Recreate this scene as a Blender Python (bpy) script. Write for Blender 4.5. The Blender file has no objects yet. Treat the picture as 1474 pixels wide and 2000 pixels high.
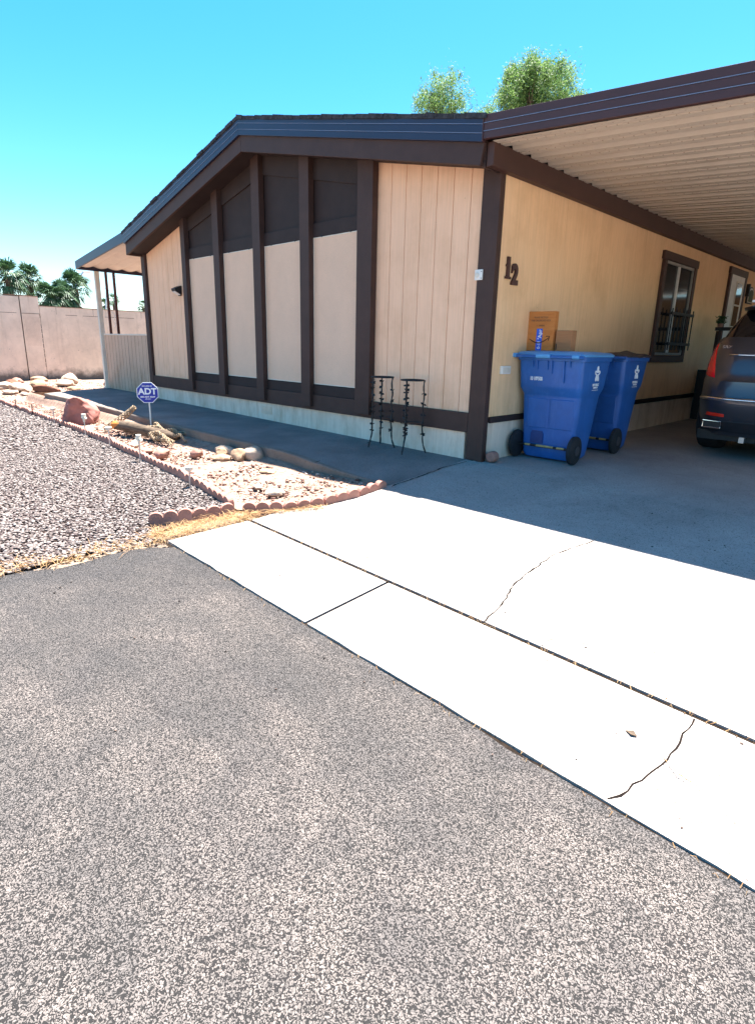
import bpy, bmesh, math, random
import numpy as np
from mathutils import Vector, Matrix, noise
R = math.radians
scn = bpy.context.scene
COL = scn.collection

# ------------------------------------------------------------------ camera
cam = bpy.data.cameras.new('camera'); camo = bpy.data.objects.new('camera', cam); COL.objects.link(camo)
right = Vector((0.7043196, 0.7094932, 0.0235223)); down = Vector((0.2039932, -0.1705454, -0.9640026)); fwd = Vector((-0.6799417, 0.6837643, -0.2648502))
M3 = Matrix((right, -down, -fwd)).transposed()
camo.matrix_world = Matrix.Translation((3.357, -4.900, 1.14)) @ M3.to_4x4()
cam.sensor_fit = 'HORIZONTAL'; cam.sensor_width = 36; cam.lens = 36*1126.6/1474
cam.shift_y = -17/1474
cam.clip_start = .05; cam.clip_end = 4000
scn.camera = camo
# ------------------------------------------------------------------ light
SUN_V = Vector((.08, -.295, -1)).normalized()
elev = math.asin(-SUN_V.z); az = math.atan2(-SUN_V.x, -SUN_V.y)
w = bpy.data.worlds.new('World'); scn.world = w; w.use_nodes = True
nt = w.node_tree; bg = nt.nodes['Background']
sky = nt.nodes.new('ShaderNodeTexSky'); sky.sky_type = 'NISHITA'; sky.sun_disc = False
sky.sun_elevation = elev; sky.sun_rotation = az; sky.air_density = 1.0; sky.dust_density = .6; sky.ozone_density = 2.5; sky.altitude = 300
hs = nt.nodes.new('ShaderNodeHueSaturation'); hs.inputs['Hue'].default_value = .487; hs.inputs['Saturation'].default_value = 1.42; hs.inputs['Value'].default_value = 1.0
nt.links.new(sky.outputs[0], hs.inputs['Color']); nt.links.new(hs.outputs[0], bg.inputs[0])
bg.inputs[1].default_value = .058
sl = bpy.data.lights.new('sun', 'SUN'); sl.energy = 5.0; sl.angle = R(.55); sl.color = (1, .95, .88)
so = bpy.data.objects.new('sun', sl); COL.objects.link(so); so.rotation_euler = SUN_V.to_track_quat('-Z', 'Y').to_euler(); so.location = (0, 5, 20)
scn.view_settings.view_transform = 'Standard'; scn.view_settings.look = 'None'; scn.view_settings.gamma = 1
scn.view_settings.exposure = 2.5

rnd = random.Random(7)
# ------------------------------------------------------------------ materials
def srgb(h):
    c = [int(h[i:i+2], 16)/255 for i in (0, 2, 4)]
    return tuple((x/12.92 if x <= .04045 else ((x+.055)/1.055)**2.4) for x in c)
class N:
    def __init__(s, name):
        s.m = bpy.data.materials.new(name); s.m.use_nodes = True; s.t = s.m.node_tree
        s.b = s.t.nodes['Principled BSDF']; s.co = s.t.nodes.new('ShaderNodeTexCoord').outputs['Object']
    def n(s, k, **kw):
        x = s.t.nodes.new(k)
        for a, v in kw.items(): setattr(x, a, v)
        return x
    def l(s, a, b): s.t.links.new(a, b)
    def mapping(s, sc, rot=(0, 0, 0), loc=(0, 0, 0)):
        m = s.n('ShaderNodeMapping'); s.l(s.co, m.inputs['Vector']); m.inputs['Scale'].default_value = sc; m.inputs['Rotation'].default_value = rot; m.inputs['Location'].default_value = loc
        return m.outputs[0]
    def noise(s, scale, detail=4, rough=.6, vec=None, dist=0):
        x = s.n('ShaderNodeTexNoise'); s.l(vec if vec is not None else s.co, x.inputs['Vector'])
        x.inputs['Scale'].default_value = scale; x.inputs['Detail'].default_value = detail; x.inputs['Roughness'].default_value = rough; x.inputs['Distortion'].default_value = dist
        return x.outputs['Fac']
    def ramp(s, fac, stops):
        r = s.n('ShaderNodeValToRGB'); s.l(fac, r.inputs[0]); e = r.color_ramp.elements
        while len(e) < len(stops): e.new(.5)
        for i, (p, c) in enumerate(stops):
            e[i].position = p; e[i].color = (*c, 1) if hasattr(c, '__len__') else (c, c, c, 1)
        return r.outputs[0]
    def mix(s, fac, a, b, mode='MIX'):
        x = s.n('ShaderNodeMix', data_type='RGBA', blend_type=mode)
        for sock, v in ((x.inputs[0], fac), (x.inputs[6], a), (x.inputs[7], b)):
            if hasattr(v, 'links') or hasattr(v, 'is_linked'): s.l(v, sock)
            elif hasattr(v, '__len__'): sock.default_value = (*v, 1)
            else: sock.default_value = v
        return x.outputs[2]
    def math(s, op, a, b=0.0, c=0.0):
        x = s.n('ShaderNodeMath', operation=op)
        for i, v in enumerate((a, b, c)):
            if hasattr(v, 'is_linked'): s.l(v, x.inputs[i])
            else: x.inputs[i].default_value = v
        return x.outputs[0]
    def base(s, v):
        if hasattr(v, 'is_linked'): s.l(v, s.b.inputs['Base Color'])
        else: s.b.inputs['Base Color'].default_value = (*v, 1)
    def bump(s, h, strength=.3, dist=.01, prev=None):
        x = s.n('ShaderNodeBump'); s.l(h, x.inputs['Height']); x.inputs['Strength'].default_value = strength; x.inputs['Distance'].default_value = dist
        if prev is not None: s.l(prev, x.inputs['Normal'])
        s.l(x.outputs[0], s.b.inputs['Normal']); return x.outputs[0]
    def set(s, rough=.7, metal=0, spec=.5, **kw):
        s.b.inputs['Roughness'].default_value = rough; s.b.inputs['Metallic'].default_value = metal; s.b.inputs['Specular IOR Level'].default_value = spec
        for k, v in kw.items(): s.b.inputs[k.replace('_', ' ')].default_value = v
        return s.m

def simple(name, col, rough=.6, metal=0, spec=.4, var=.18, scale=6, bump=.05, bscale=60):
    q = N(name)
    dark = tuple(c*(1-var) for c in col); lite = tuple(min(1, c*(1+var)) for c in col)
    q.base(q.ramp(q.noise(scale, 5), [(.3, dark), (.7, lite)]))
    if bump: q.bump(q.noise(bscale, 3), bump*4, .003)
    return q.set(rough, metal, spec)

def m_siding(name, col, grooves=False):
    q = N(name)
    v = q.mapping((55, 55, 1.6)); g = q.noise(1.0, 5, .65, v)
    c = q.ramp(g, [(.25, tuple(x*.86 for x in col)), (.6, col), (.8, tuple(min(1, x*1.06) for x in col))])
    st = q.noise(1.3, 6, .7)
    c = q.mix(q.ramp(q.noise(1, 6, .75, q.mapping((7, 7, .5))), [(.52, 0.), (.8, .35)]), c, tuple(x*y for x, y in zip(col, (.7, .62, .52))))
    vn = q.n('ShaderNodeTexVoronoi'); vn.inputs['Scale'].default_value = 4.2; q.l(q.co, vn.inputs['Vector'])
    c = q.mix(q.ramp(vn.outputs['Distance'], [(.012, .75), (.024, 0.)]), c, (.12, .07, .045))
    c = q.mix(q.ramp(st, [(.48, 0.), (.76, .6)]), c, tuple(x*y for x, y in zip(col, (.74, .68, .6))), 'MIX')
    # dirt splashed up at the foot of the boards
    sep = q.n('ShaderNodeSeparateXYZ'); q.l(q.co, sep.inputs[0])
    foot = q.math('MULTIPLY', q.ramp(sep.outputs[2], [(.40, 1.), (.85, 0.)]), q.ramp(q.noise(5, 6, .7, q.mapping((1, 1, .35))), [(.45, 0.), (.7, .7)]))
    c = q.mix(foot, c, tuple(x*y for x, y in zip(col, (.6, .52, .42))))
    q.base(c); q.bump(g, .35, .003)
    return q.set(.8, 0, .25)

def m_asphalt():
    q = N('asphalt')
    v = q.n('ShaderNodeTexVoronoi', feature='F1'); v.inputs['Scale'].default_value = 190
    wv = q.n('ShaderNodeVectorMath', operation='ADD'); nz = q.n('ShaderNodeTexNoise'); nz.inputs['Scale'].default_value = 90; q.l(q.co, nz.inputs['Vector'])
    sc = q.n('ShaderNodeVectorMath', operation='SCALE'); q.l(nz.outputs['Color'], sc.inputs[0]); sc.inputs['Scale'].default_value = .02
    q.l(q.co, wv.inputs[0]); q.l(sc.outputs[0], wv.inputs[1]); q.l(wv.outputs[0], v.inputs['Vector'])
    dist = v.outputs['Distance']; sepc = q.n('ShaderNodeSeparateColor'); q.l(v.outputs['Color'], sepc.inputs[0])
    stone = q.ramp(sepc.outputs[0], [(.0, (.075, .066, .060)), (.2, (.115, .098, .088)), (.5, (.165, .139, .125)), (1., (.235, .197, .178))])
    gap = q.ramp(dist, [(.0, 1.), (.50, 1.), (.62, 0.)])
    big = q.noise(.55, 5, .6, q.mapping((1, 1, 1), (0, 0, .6)), .6)
    wear = q.ramp(big, [(.36, .25), (.62, 1.)])
    streak = q.noise(1.0, 5, .62, q.mapping((.55, 2.6, 1), (0, 0, .75)), 1.3)
    wear = q.math('MULTIPLY', wear, q.ramp(streak, [(.34, .45), (.62, 1.)]))
    mid = q.noise(3.0, 6, .7)
    stone = q.mix(q.ramp(mid, [(.35, .6), (.58, 0.)]), stone, (.056, .053, .054))
    stone = q.mix(wear, (.066, .061, .060), stone)
    c = q.mix(gap, (.011, .010, .010), stone)
    # sealed dark rim next to the slab and kerb (y near -3.25) and at the gravel edge
    sep = q.n('ShaderNodeSeparateXYZ'); q.l(q.co, sep.inputs[0])
    ny = q.math('ADD', sep.outputs[1], q.math('MULTIPLY', q.math('SUBTRACT', q.noise(4, 5), .5), .35))
    e1 = q.ramp(q.math('ADD', ny, 4.), [(.66, 0.), (.74, .3)])
    nx = q.math('ADD', sep.outputs[0], q.math('MULTIPLY', q.math('SUBTRACT', q.noise(3, 5), .5), .5))
    e2 = q.ramp(nx, [(-.0, .85), (.04, .0)]) 
    e2 = q.ramp(q.math('MULTIPLY', q.math('ADD', nx, .6), .8), [(.10, .5), (.4, 0.)])
    c = q.mix(q.math('MAXIMUM', e1, e2), c, q.mix(gap, (.011, .010, .010), (.055, .053, .056)))
    q.base(c)
    h = q.math('MULTIPLY', gap, q.math('ADD', sepc.outputs[1], .4))
    q.bump(h, .9, .006)
    return q.set(.85, 0, .3)

def m_concrete(name, col, speck=.5, stain=.25):
    q = N(name)
    c = q.ramp(q.noise(1.1, 7, .65), [(.3, tuple(x*(1-stain) for x in col)), (.68, col)])
    c = q.mix(q.ramp(q.noise(9, 5, .7), [(.42, 0.), (.75, .22)]), c, tuple(x*.6 for x in col))
    c = q.mix(q.ramp(q.noise(190, 2, .5), [(.60, 0.), (.68, speck)]), c, (.03, .022, .02))
    v = q.n('ShaderNodeTexVoronoi'); v.inputs['Scale'].default_value = 9; q.l(q.co, v.inputs['Vector'])
    c = q.mix(q.ramp(v.outputs['Distance'], [(.03, .8), (.055, 0.)]), c, (.03, .018, .014))
    c = q.mix(q.ramp(q.noise(75, 5, .8), [(.575, 0.), (.63, .95)]), c, (.02, .016, .014))
    c = q.mix(q.ramp(q.noise(1.6, 8, .78, None, 1.2), [(.50, 0.), (.68, .3)]), c, (.15, .13, .12))
    q.base(c); q.bump(q.noise(120, 4), .35, .002)
    return q.set(.85, 0, .25)

def m_dirt(name, a, b, scale=14):
    q = N(name)
    c = q.ramp(q.noise(scale, 8, .75), [(.3, b), (.62, a)])
    c = q.mix(q.ramp(q.noise(90, 4, .7), [(.5, 0.), (.7, .6)]), c, tuple(x*.45 for x in b))
    q.base(c); q.bump(q.noise(45, 6, .8), .9, .012); return q.set(.95, 0, .1)

def m_island(name, stops, rough=.9, bscale=60):
    q = N(name); g = q.n('ShaderNodeNewGeometry')
    c = q.ramp(g.outputs['Random Per Island'], stops)
    c = q.mix(q.ramp(q.noise(bscale, 4), [(.35, .35), (.65, 0.)]), c, (.05, .04, .04))
    q.base(c); q.bump(q.noise(bscale*2, 3), .3, .003); return q.set(rough, 0, .3)

def m_stucco():
    q = N('wall_stucco')
    a = (.78, .62, .49)
    c = q.ramp(q.noise(1.7, 7, .65), [(.28, tuple(x*.72 for x in a)), (.65, a)])
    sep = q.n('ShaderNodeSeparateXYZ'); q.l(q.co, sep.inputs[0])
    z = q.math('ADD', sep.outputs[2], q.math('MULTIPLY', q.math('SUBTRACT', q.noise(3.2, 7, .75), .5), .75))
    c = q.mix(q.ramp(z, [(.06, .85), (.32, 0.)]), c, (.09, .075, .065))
    c = q.mix(q.ramp(q.noise(1, 5, .7, q.mapping((5, 9, .7))), [(.55, 0.), (.8, .35)]), c, (.25, .17, .12))
    c = q.mix(q.ramp(q.noise(26, 3, .5), [(.68, 0.), (.74, .5)]), c, (.10, .08, .07))
    q.base(c); q.bump(q.noise(70, 5, .7), .6, .008); return q.set(.95, 0, .15)

def m_ceiling(name='carport_panel'):
    q = N(name); col = (.60, .50, .40)
    sep = q.n('ShaderNodeSeparateXYZ'); q.l(q.co, sep.inputs[0])
    # rows of stamped dimples along each pan
    fx = q.math('SUBTRACT', q.math('FRACT', q.math('MULTIPLY', sep.outputs[0], 1/.085)), .5)
    fy = q.math('SUBTRACT', q.math('FRACT', q.math('MULTIPLY', sep.outputs[1], 1/.0775)), .5)
    d = q.math('SQRT', q.math('ADD', q.math('MULTIPLY', fx, fx), q.math('MULTIPLY', fy, fy)))
    dots = q.math('LESS_THAN', d, .085)
    c = q.ramp(q.noise(1.2, 4), [(.3, tuple(x*.88 for x in col)), (.7, col)])
    c = q.mix(q.ramp(q.noise(2.2, 6, .7, q.mapping((.6, 4, 1))), [(.56, 0.), (.8, .4)]), c, (.28, .17, .10))
    c = q.mix(q.math('MULTIPLY', dots, .55), c, (.22, .11, .07))
    q.base(c); return q.set(.45, 0, .4)

def m_plastic(name, col, rough=.42):
    q = N(name)
    c = q.ramp(q.noise(3.5, 7, .7), [(.3, tuple(x*.8 for x in col)), (.7, tuple(min(1, x*1.1) for x in col))])
    c = q.mix(q.ramp(q.noise(40, 4, .8), [(.62, 0.), (.75, .3)]), c, tuple(x*.5+.12 for x in col))
    c = q.mix(q.ramp(q.noise(1, 6, .75, q.mapping((14, 14, 3))), [(.52, 0.), (.75, .45)]), c, tuple(min(1, x*1.2+.05) for x in col))
    q.base(c); q.bump(q.noise(160, 2), .12, .001); return q.set(rough, 0, .45)

def m_wood(name, a, b, sc=(60, 6, 6)):
    q = N(name)
    c = q.ramp(q.noise(1, 6, .7, q.mapping(sc)), [(.3, a), (.7, b)])
    q.base(c); q.bump(q.noise(1, 5, .7, q.mapping(sc)), .5, .004); return q.set(.85, 0, .2)

def m_leaf(name, a, b, rough=.6, trans=.25):
    q = N(name); g = q.n('ShaderNodeNewGeometry')
    q.base(q.ramp(g.outputs['Random Per Island'], [(0, a), (1, b)]))
    q.set(rough, 0, .3); q.b.inputs['Transmission Weight'].default_value = 0
    t = q.n('ShaderNodeBsdfTranslucent'); q.l(q.b.inputs['Base Color'].links[0].from_socket, t.inputs[0])
    ms = q.n('ShaderNodeMixShader'); ms.inputs[0].default_value = trans; q.l(q.b.outputs[0], ms.inputs[1]); q.l(t.outputs[0], ms.inputs[2])
    q.l(ms.outputs[0], q.t.nodes['Material Output'].inputs[0]); return q.m

MT = dict(
    asphalt=m_asphalt(),
    slab=m_concrete('driveway_concrete', (.40, .355, .325), .8, .3),
    floor=m_concrete('carport_concrete', (.42, .375, .345), .4, .3),
    walk=m_concrete('walkway_concrete', (.26, .23, .215), .4, .5),
    kerb=m_concrete('kerb_concrete', (.24, .19, .155), .5, .4),
    joint=simple('joint_dirt', (.016, .011, .008), .95, 0, .1, .5, 30),
    crack=simple('crack_dark', (.010, .007, .006), .95, 0, .1, .4, 30),
    dirt=m_dirt('bed_dirt', (.34, .235, .185), (.17, .105, .08)),
    ground=m_dirt('desert_ground', (.30, .23, .18), (.2, .15, .115)),
    gravelbase=m_dirt('gravel_base', (.05, .035, .032), (.025, .018, .018), 30),
    gravel=m_island('gravel_stone', [(0, (.07, .045, .045)), (.3, (.14, .115, .106)), (.65, (.225, .187, .172)), (1, (.34, .295, .275))]),
    pebble=m_island('pebble_stone', [(0, (.10, .045, .035)), (.35, (.22, .12, .09)), (.7, (.40, .27, .21)), (1, (.58, .46, .38))]),
    siding=m_siding('beige_siding', (.93, .58, .38)),
    screen=None,
    skirt=m_siding('skirting_panel', (.84, .68, .54)),
    sidewall=m_siding('side_siding', (.92, .60, .34)),
    brown=simple('brown_trim', (.056, .028, .022), .62, 0, .35, .14, 5, .06, 80),
    brown2=simple('brown_panel', (.034, .021, .019), .7, 0, .3, .14, 5, .06, 80),
    redbrown=simple('eave_beam_brown', (.062, .027, .02), .55, 0, .4, .15, 4),
    groove=simple('groove_dark', (.09, .055, .04), .9, 0, .1, .3, 20, 0),
    fascia=simple('blue_grey_metal_fascia', (.010, .014, .045), .42, .1, .6, .12, 3, .02),
    fascia2=simple('brown_metal_fascia', (.055, .019, .020), .55, .05, .55, .12, 3, .02),
    lip=simple('fascia_lip', (.22, .22, .28), .35, .5, .6, .1, 8, 0),
    shingle=simple('shingle_edge', (.05, .05, .055), .95, 0, .1, .5, 25, .3, 40),
    panel=m_ceiling(),
    awnpanel=simple('awning_panel', srgb('e4d2c2'), .5, 0, .4, .1, 3, .02),
    white=simple('white_paint', (.74, .72, .68), .5, 0, .4, .08, 6, .03),
    cream=simple('cream_paint', srgb('d8cfc0'), .55, 0, .4, .1, 5, .03),
    rust=simple('red_brown_post', (.085, .026, .02), .6, 0, .4, .2, 9, .05),
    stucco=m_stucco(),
    wallseam=simple('wall_seam_dark', (.055, .04, .04), .9, 0, .1, .4, 20, 0),
    blue=m_plastic('bin_blue', (.020, .125, .42)),
    blue2=m_plastic('second_bin_blue', (.020, .108, .37)),
    litblue=m_plastic('bin_light_blue', (.10, .36, .72), .4),
    darklid=m_plastic('dark_lid', (.05, .045, .05), .6),
    rubber=simple('black_rubber', (.022, .022, .026), .75, 0, .3, .25, 12, .05),
    black=simple('black_metal', (.018, .018, .02), .5, .3, .5, .2, 20, .03),
    yellow=simple('dull_yellow', (.42, .32, .14), .5, 0, .4, .2, 20),
    steel=simple('steel', (.5, .5, .52), .35, .9, .5, .1, 10, 0),
    card=m_wood('cardboard', (.50, .17, .045), (.62, .25, .075), (3, 3, 40)),
    card2=m_wood('plain_cardboard', (.34, .16, .075), (.42, .21, .10), (3, 3, 40)),
    tape=simple('blue_tape', (.015, .12, .75), .4, 0, .5, .1, 8, 0),
    ink=simple('dark_ink', (.03, .02, .02), .7, 0, .2, .2, 30, 0),
    inkb=simple('faded_ink', (.20, .10, .055), .7, 0, .2, .2, 30, 0),
    whiteink=simple('white_print', (.85, .86, .88), .6, 0, .3, .04, 30, 0),
    signblue=simple('sign_blue', (.006, .022, .33), .35, 0, .5, .1, 5, 0),
    redrock=simple('red_boulder', (.30, .13, .11), .9, 0, .2, .35, 5, .5, 14),
    terra=simple('terracotta_concrete', (.33, .17, .135), .9, 0, .2, .22, 10, .25, 60),
    straw=m_leaf('dry_straw', (.20, .10, .04), (.48, .31, .15), .8, .2),
    cholla=simple('dead_cholla', (.30, .225, .15), .9, 0, .2, .35, 25, .3, 60),
    bark=m_wood('weathered_log', (.035, .024, .018), (.16, .115, .08), (9, 9, 50)),
    endwood=simple('orange_log_end', srgb('b8743a'), .85, 0, .2, .3, 12, .3, 40),
    palmgreen=m_leaf('palm_leaf', (.018, .055, .028), (.06, .125, .05), .5, .2),
    palmdead=m_leaf('dead_palm_skirt', (.04, .028, .024), (.15, .105, .075), .8, .2),
    trunk=simple('trunk_bark', (.07, .05, .037), .9, 0, .2, .35, 8, .4, 20),
    leaf=m_leaf('tree_leaf', (.05, .12, .035), (.19, .30, .085), .6, .45),
    glass=None, carpaint=None, carglass=None, red=None, chrome=None,
)
q = N('sun_screen_fabric'); c0 = (.86, .59, .42)
cc = q.ramp(q.noise(2.2, 6, .7), [(.3, tuple(x*.9 for x in c0)), (.7, c0)])
wv = q.n('ShaderNodeTexVoronoi'); wv.inputs['Scale'].default_value = 150; q.l(q.co, wv.inputs['Vector'])
cc = q.mix(q.ramp(wv.outputs['Distance'], [(.3, 0.), (.7, .35)]), cc, tuple(x*.62 for x in c0)); q.base(cc); q.bump(wv.outputs['Distance'], .3, .002); MT['screen'] = q.set(.85, 0, .2)
q = N('window_glass'); q.base((.012, .014, .018)); MT['glass'] = q.set(.08, 0, .35)
q = N('car_paint'); q.base(q.ramp(q.noise(900, 1), [(.3, (.045, .046, .06)), (.7, (.08, .08, .10))])); MT['carpaint'] = q.set(.3, .55, .6, Coat_Weight=.8, Coat_Roughness=.05)
q = N('car_glass'); q.base((.006, .006, .009)); MT['carglass'] = q.set(.04, 0, .8)
q = N('tail_light_red'); q.base((.95, .006, .012)); MT['red'] = q.set(.15, 0, .7, Coat_Weight=.6)
q = N('chrome'); q.base((.75, .76, .8)); MT['chrome'] = q.set(.12, 1, .6)
q = N('clear_lens'); q.base((.8, .8, .8)); MT['lens'] = q.set(.12, 0, .7)
q = N('orange_red_reflector'); q.base((.8, .03, .012)); MT['refl'] = q.set(.2, 0, .7)

# ------------------------------------------------------------------ mesh builder
class MB:
    def __init__(s): s.v = []; s.f = []; s.mi = []; s.cur = 0
    def face(s, idx): s.f.append(tuple(idx)); s.mi.append(s.cur)
    def add(s, vs, fs):
        o = len(s.v); s.v += [tuple(p) for p in vs]
        for f in fs: s.face([o+i for i in f])
        return s
    def box(s, x0, x1, y0, y1, z0, z1):
        return s.add([(x0,y0,z0),(x1,y0,z0),(x1,y1,z0),(x0,y1,z0),(x0,y0,z1),(x1,y0,z1),(x1,y1,z1),(x0,y1,z1)],
                     [(0,3,2,1),(4,5,6,7),(0,1,5,4),(1,2,6,5),(2,3,7,6),(3,0,4,7)])
    def prism(s, poly, a0, a1, ax='y'):
        # poly 2D; ax y: (x,z); ax z: (x,y); ax x: (y,z)
        def P(p, a): return {'y': (p[0], a, p[1]), 'z': (p[0], p[1], a), 'x': (a, p[0], p[1])}[ax]
        n = len(poly); vs = [P(p, a0) for p in poly]+[P(p, a1) for p in poly]
        fs = [tuple(range(n)), tuple(range(2*n-1, n-1, -1))]+[(i, (i+1) % n+0, n+(i+1) % n, n+i) for i in range(n)]
        return s.add(vs, fs)
    def tube(s, pts, rad, seg=8, cap=True):
        pts = [Vector(p) for p in pts]; n = len(pts); rs = rad if hasattr(rad, '__len__') else [rad]*n
        o = len(s.v); up0 = None
        for i, p in enumerate(pts):
            d = (pts[min(i+1, n-1)]-pts[max(i-1, 0)]).normalized()
            if up0 is None: up0 = d.orthogonal().normalized()
            a = (up0-d*up0.dot(d));
            a = a.normalized() if a.length > 1e-5 else d.orthogonal().normalized()
            b = d.cross(a); up0 = a
            for k in range(seg):
                t = 2*math.pi*k/seg; s.v.append(tuple(p+(a*math.cos(t)+b*math.sin(t))*rs[i]))
        for i in range(n-1):
            for k in range(seg): s.face((o+i*seg+k, o+i*seg+(k+1) % seg, o+(i+1)*seg+(k+1) % seg, o+(i+1)*seg+k))
        if cap:
            s.face([o+k for k in range(seg)][::-1]); s.face([o+(n-1)*seg+k for k in range(seg)])
        return s
    def rings(s, rings, cap0=True, cap1=True):
        m = len(rings[0]); o = len(s.v)
        for r in rings: s.v += [tuple(p) for p in r]
        for i in range(len(rings)-1):
            for k in range(m): s.face((o+i*m+k, o+i*m+(k+1) % m, o+(i+1)*m+(k+1) % m, o+(i+1)*m+k))
        if cap0: s.face([o+k for k in range(m)][::-1])
        if cap1: s.face([o+(len(rings)-1)*m+k for k in range(m)])
        return s
    def disc(s, c, ax, r, th, seg=24, inner=0):
        # solid cylinder centred c along axis 'x','y','z'
        c = Vector(c); A = {'x': Vector((1,0,0)), 'y': Vector((0,1,0)), 'z': Vector((0,0,1))}[ax]
        return s.tube([c-A*th/2, c+A*th/2], r, seg)
    def sheet(s, nx, ny, fn):
        o = len(s.v)
        for j in range(ny+1):
            for i in range(nx+1): s.v.append(tuple(fn(i/nx, j/ny)))
        for j in range(ny):
            for i in range(nx):
                a = o+j*(nx+1)+i; s.face((a, a+1, a+nx+2, a+nx+1))
        return s
    def build(s, name, mat, parent=None, smooth=False, bevel=0, org=None, local=False, solid=0, seg=2):
        me = bpy.data.meshes.new(name)
        off = Vector((0, 0, 0))
        if parent is not None and not local:
            q_ = parent
            while q_ is not None: off += Vector(q_.location); q_ = q_.parent
        if org is not None: off = Vector(org)
        me.from_pydata([(p[0]-off.x, p[1]-off.y, p[2]-off.z) for p in s.v], [], s.f)
        mats = mat if isinstance(mat, (list, tuple)) else [mat]
        for m_ in mats: me.materials.append(m_)
        if len(mats) > 1: me.polygons.foreach_set('material_index', s.mi)
        bm = bmesh.new(); bm.from_mesh(me); bmesh.ops.recalc_face_normals(bm, faces=bm.faces); bm.to_mesh(me); bm.free()
        if smooth:
            me.polygons.foreach_set('use_smooth', [True]*len(me.polygons))
            if smooth != 'all': me.set_sharp_from_angle(angle=R(38))
        o = bpy.data.objects.new(name, me); COL.objects.link(o)
        if parent is not None: o.parent = parent
        elif org is not None: o.location = org
        if bevel:
            b = o.modifiers.new('bevel', 'BEVEL'); b.width = bevel; b.segments = seg; b.limit_method = 'ANGLE'; b.angle_limit = R(35)
        return o
def build_each(mb, name, mat, parent, **kw):
    n = len(mb.v); par = list(range(n))
    def find(a):
        while par[a] != a: par[a] = par[par[a]]; a = par[a]
        return a
    for f in mb.f:
        for i in f[1:]: par[find(i)] = find(f[0])
    gr = {}
    for f in mb.f: gr.setdefault(find(f[0]), []).append(f)
    out = []
    for fs in gr.values():
        ids = sorted({i for f in fs for i in f}); mp = {i: k for k, i in enumerate(ids)}
        q_ = MB(); q_.add([mb.v[i] for i in ids], [tuple(mp[i] for i in f) for f in fs]); out.append(q_.build(name, mat, parent, **kw))
    return out
def tag(o, label=None, cat=None, group=None, kind=None):
    if label: o['label'] = label
    if cat: o['category'] = cat
    if group: o['group'] = group
    if kind: o['kind'] = kind
    return o
def thing(name, label, cat, loc=(0,0,0), rz=0, group=None):
    o = bpy.data.objects.new(name, None); COL.objects.link(o); o.location = loc; o.rotation_euler = (0,0,rz); o.empty_display_size = .2
    return tag(o, label, cat, group)
def copy_tree(o, parent=None):
    c = o.copy(); COL.objects.link(c); c.parent = parent
    for ch in list(o.children): copy_tree(ch, c)
    return c
def text(name, body, size, mat, parent, mw, depth=.001, align='CENTER', xs=1.0, bold=0):
    cu = bpy.data.curves.new('t', 'FONT'); cu.body = body; cu.size = size; cu.align_x = align; cu.align_y = 'CENTER'; cu.extrude = depth; cu.offset = bold
    to = bpy.data.objects.new('t', cu); COL.objects.link(to); bpy.context.view_layer.update()
    me = bpy.data.meshes.new_from_object(to.evaluated_get(bpy.context.evaluated_depsgraph_get()))
    bpy.data.objects.remove(to); bpy.data.curves.remove(cu)
    me.transform(Matrix.Diagonal((xs, 1, 1, 1))); me.transform(mw); me.materials.clear(); me.materials.append(mat); me.name = name
    o = bpy.data.objects.new(name, me); COL.objects.link(o); o.parent = parent; return o
def frame(origin, xdir, zdir=(0,0,1)):
    # text plane: x along xdir, y along zdir
    x = Vector(xdir).normalized(); y = Vector(zdir); y = (y-x*y.dot(x)).normalized(); z = x.cross(y)
    m = Matrix((x, y, z)).transposed().to_4x4(); m.translation = Vector(origin); return m

# ------------------------------------------------------------------ heights
def G(x, y): return .09*max(y, -3.25) if y < 0 else 0.0
def sm(t): t = max(0, min(1, t)); return t*t*(3-2*t)
WE = [(-15, -1.46), (-9.3, -1.46), (-7.5, -1.36), (-4.8, -1.38), (-3.6, -1.36), (-2.0, -1.31), (-1.2, -1.29), (-.42, -1.19), (.3, -1.1)]
def walk_edge(x):
    for (a, b), (c, d) in zip(WE, WE[1:]):
        if a <= x <= c: return b+(d-b)*(x-a)/(c-a)
    return -1.1
def WZ(x, y):
    flat = .002+.0085*min(abs(min(x, 0)), 9.5)
    t = sm((-x-.15)/1.6); return max(G(x, y)+.006, (1-t)*(G(x, y)+.006)+t*flat)
# edging row centre line (front row along the bed, then round along the driveway)
ROWA = [(-16, -1.93), (-10.7, -1.95), (-8.9, -2.0), (-6.66, -2.03), (-5.2, -2.07), (-4.15, -2.12), (-3.1, -2.19), (-1.72, -2.31), (-.74, -2.43)]
ROWB = [(-1.0, -3.08), (-.86, -2.9), (-.80, -2.68), (-.76, -2.52), (-.66, -2.43), (-.4, -2.2), (-.27, -2.02), (-.21, -1.82), (-.18, -1.58), (-.19, -1.38), (-.2, -1.22)]
def interp(L, x):
    for (a, b), (c, d) in zip(L, L[1:]):
        if a <= x <= c: return b+(d-b)*(x-a)/(c-a)
    return L[-1][1] if x > L[-1][0] else L[0][1]

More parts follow.
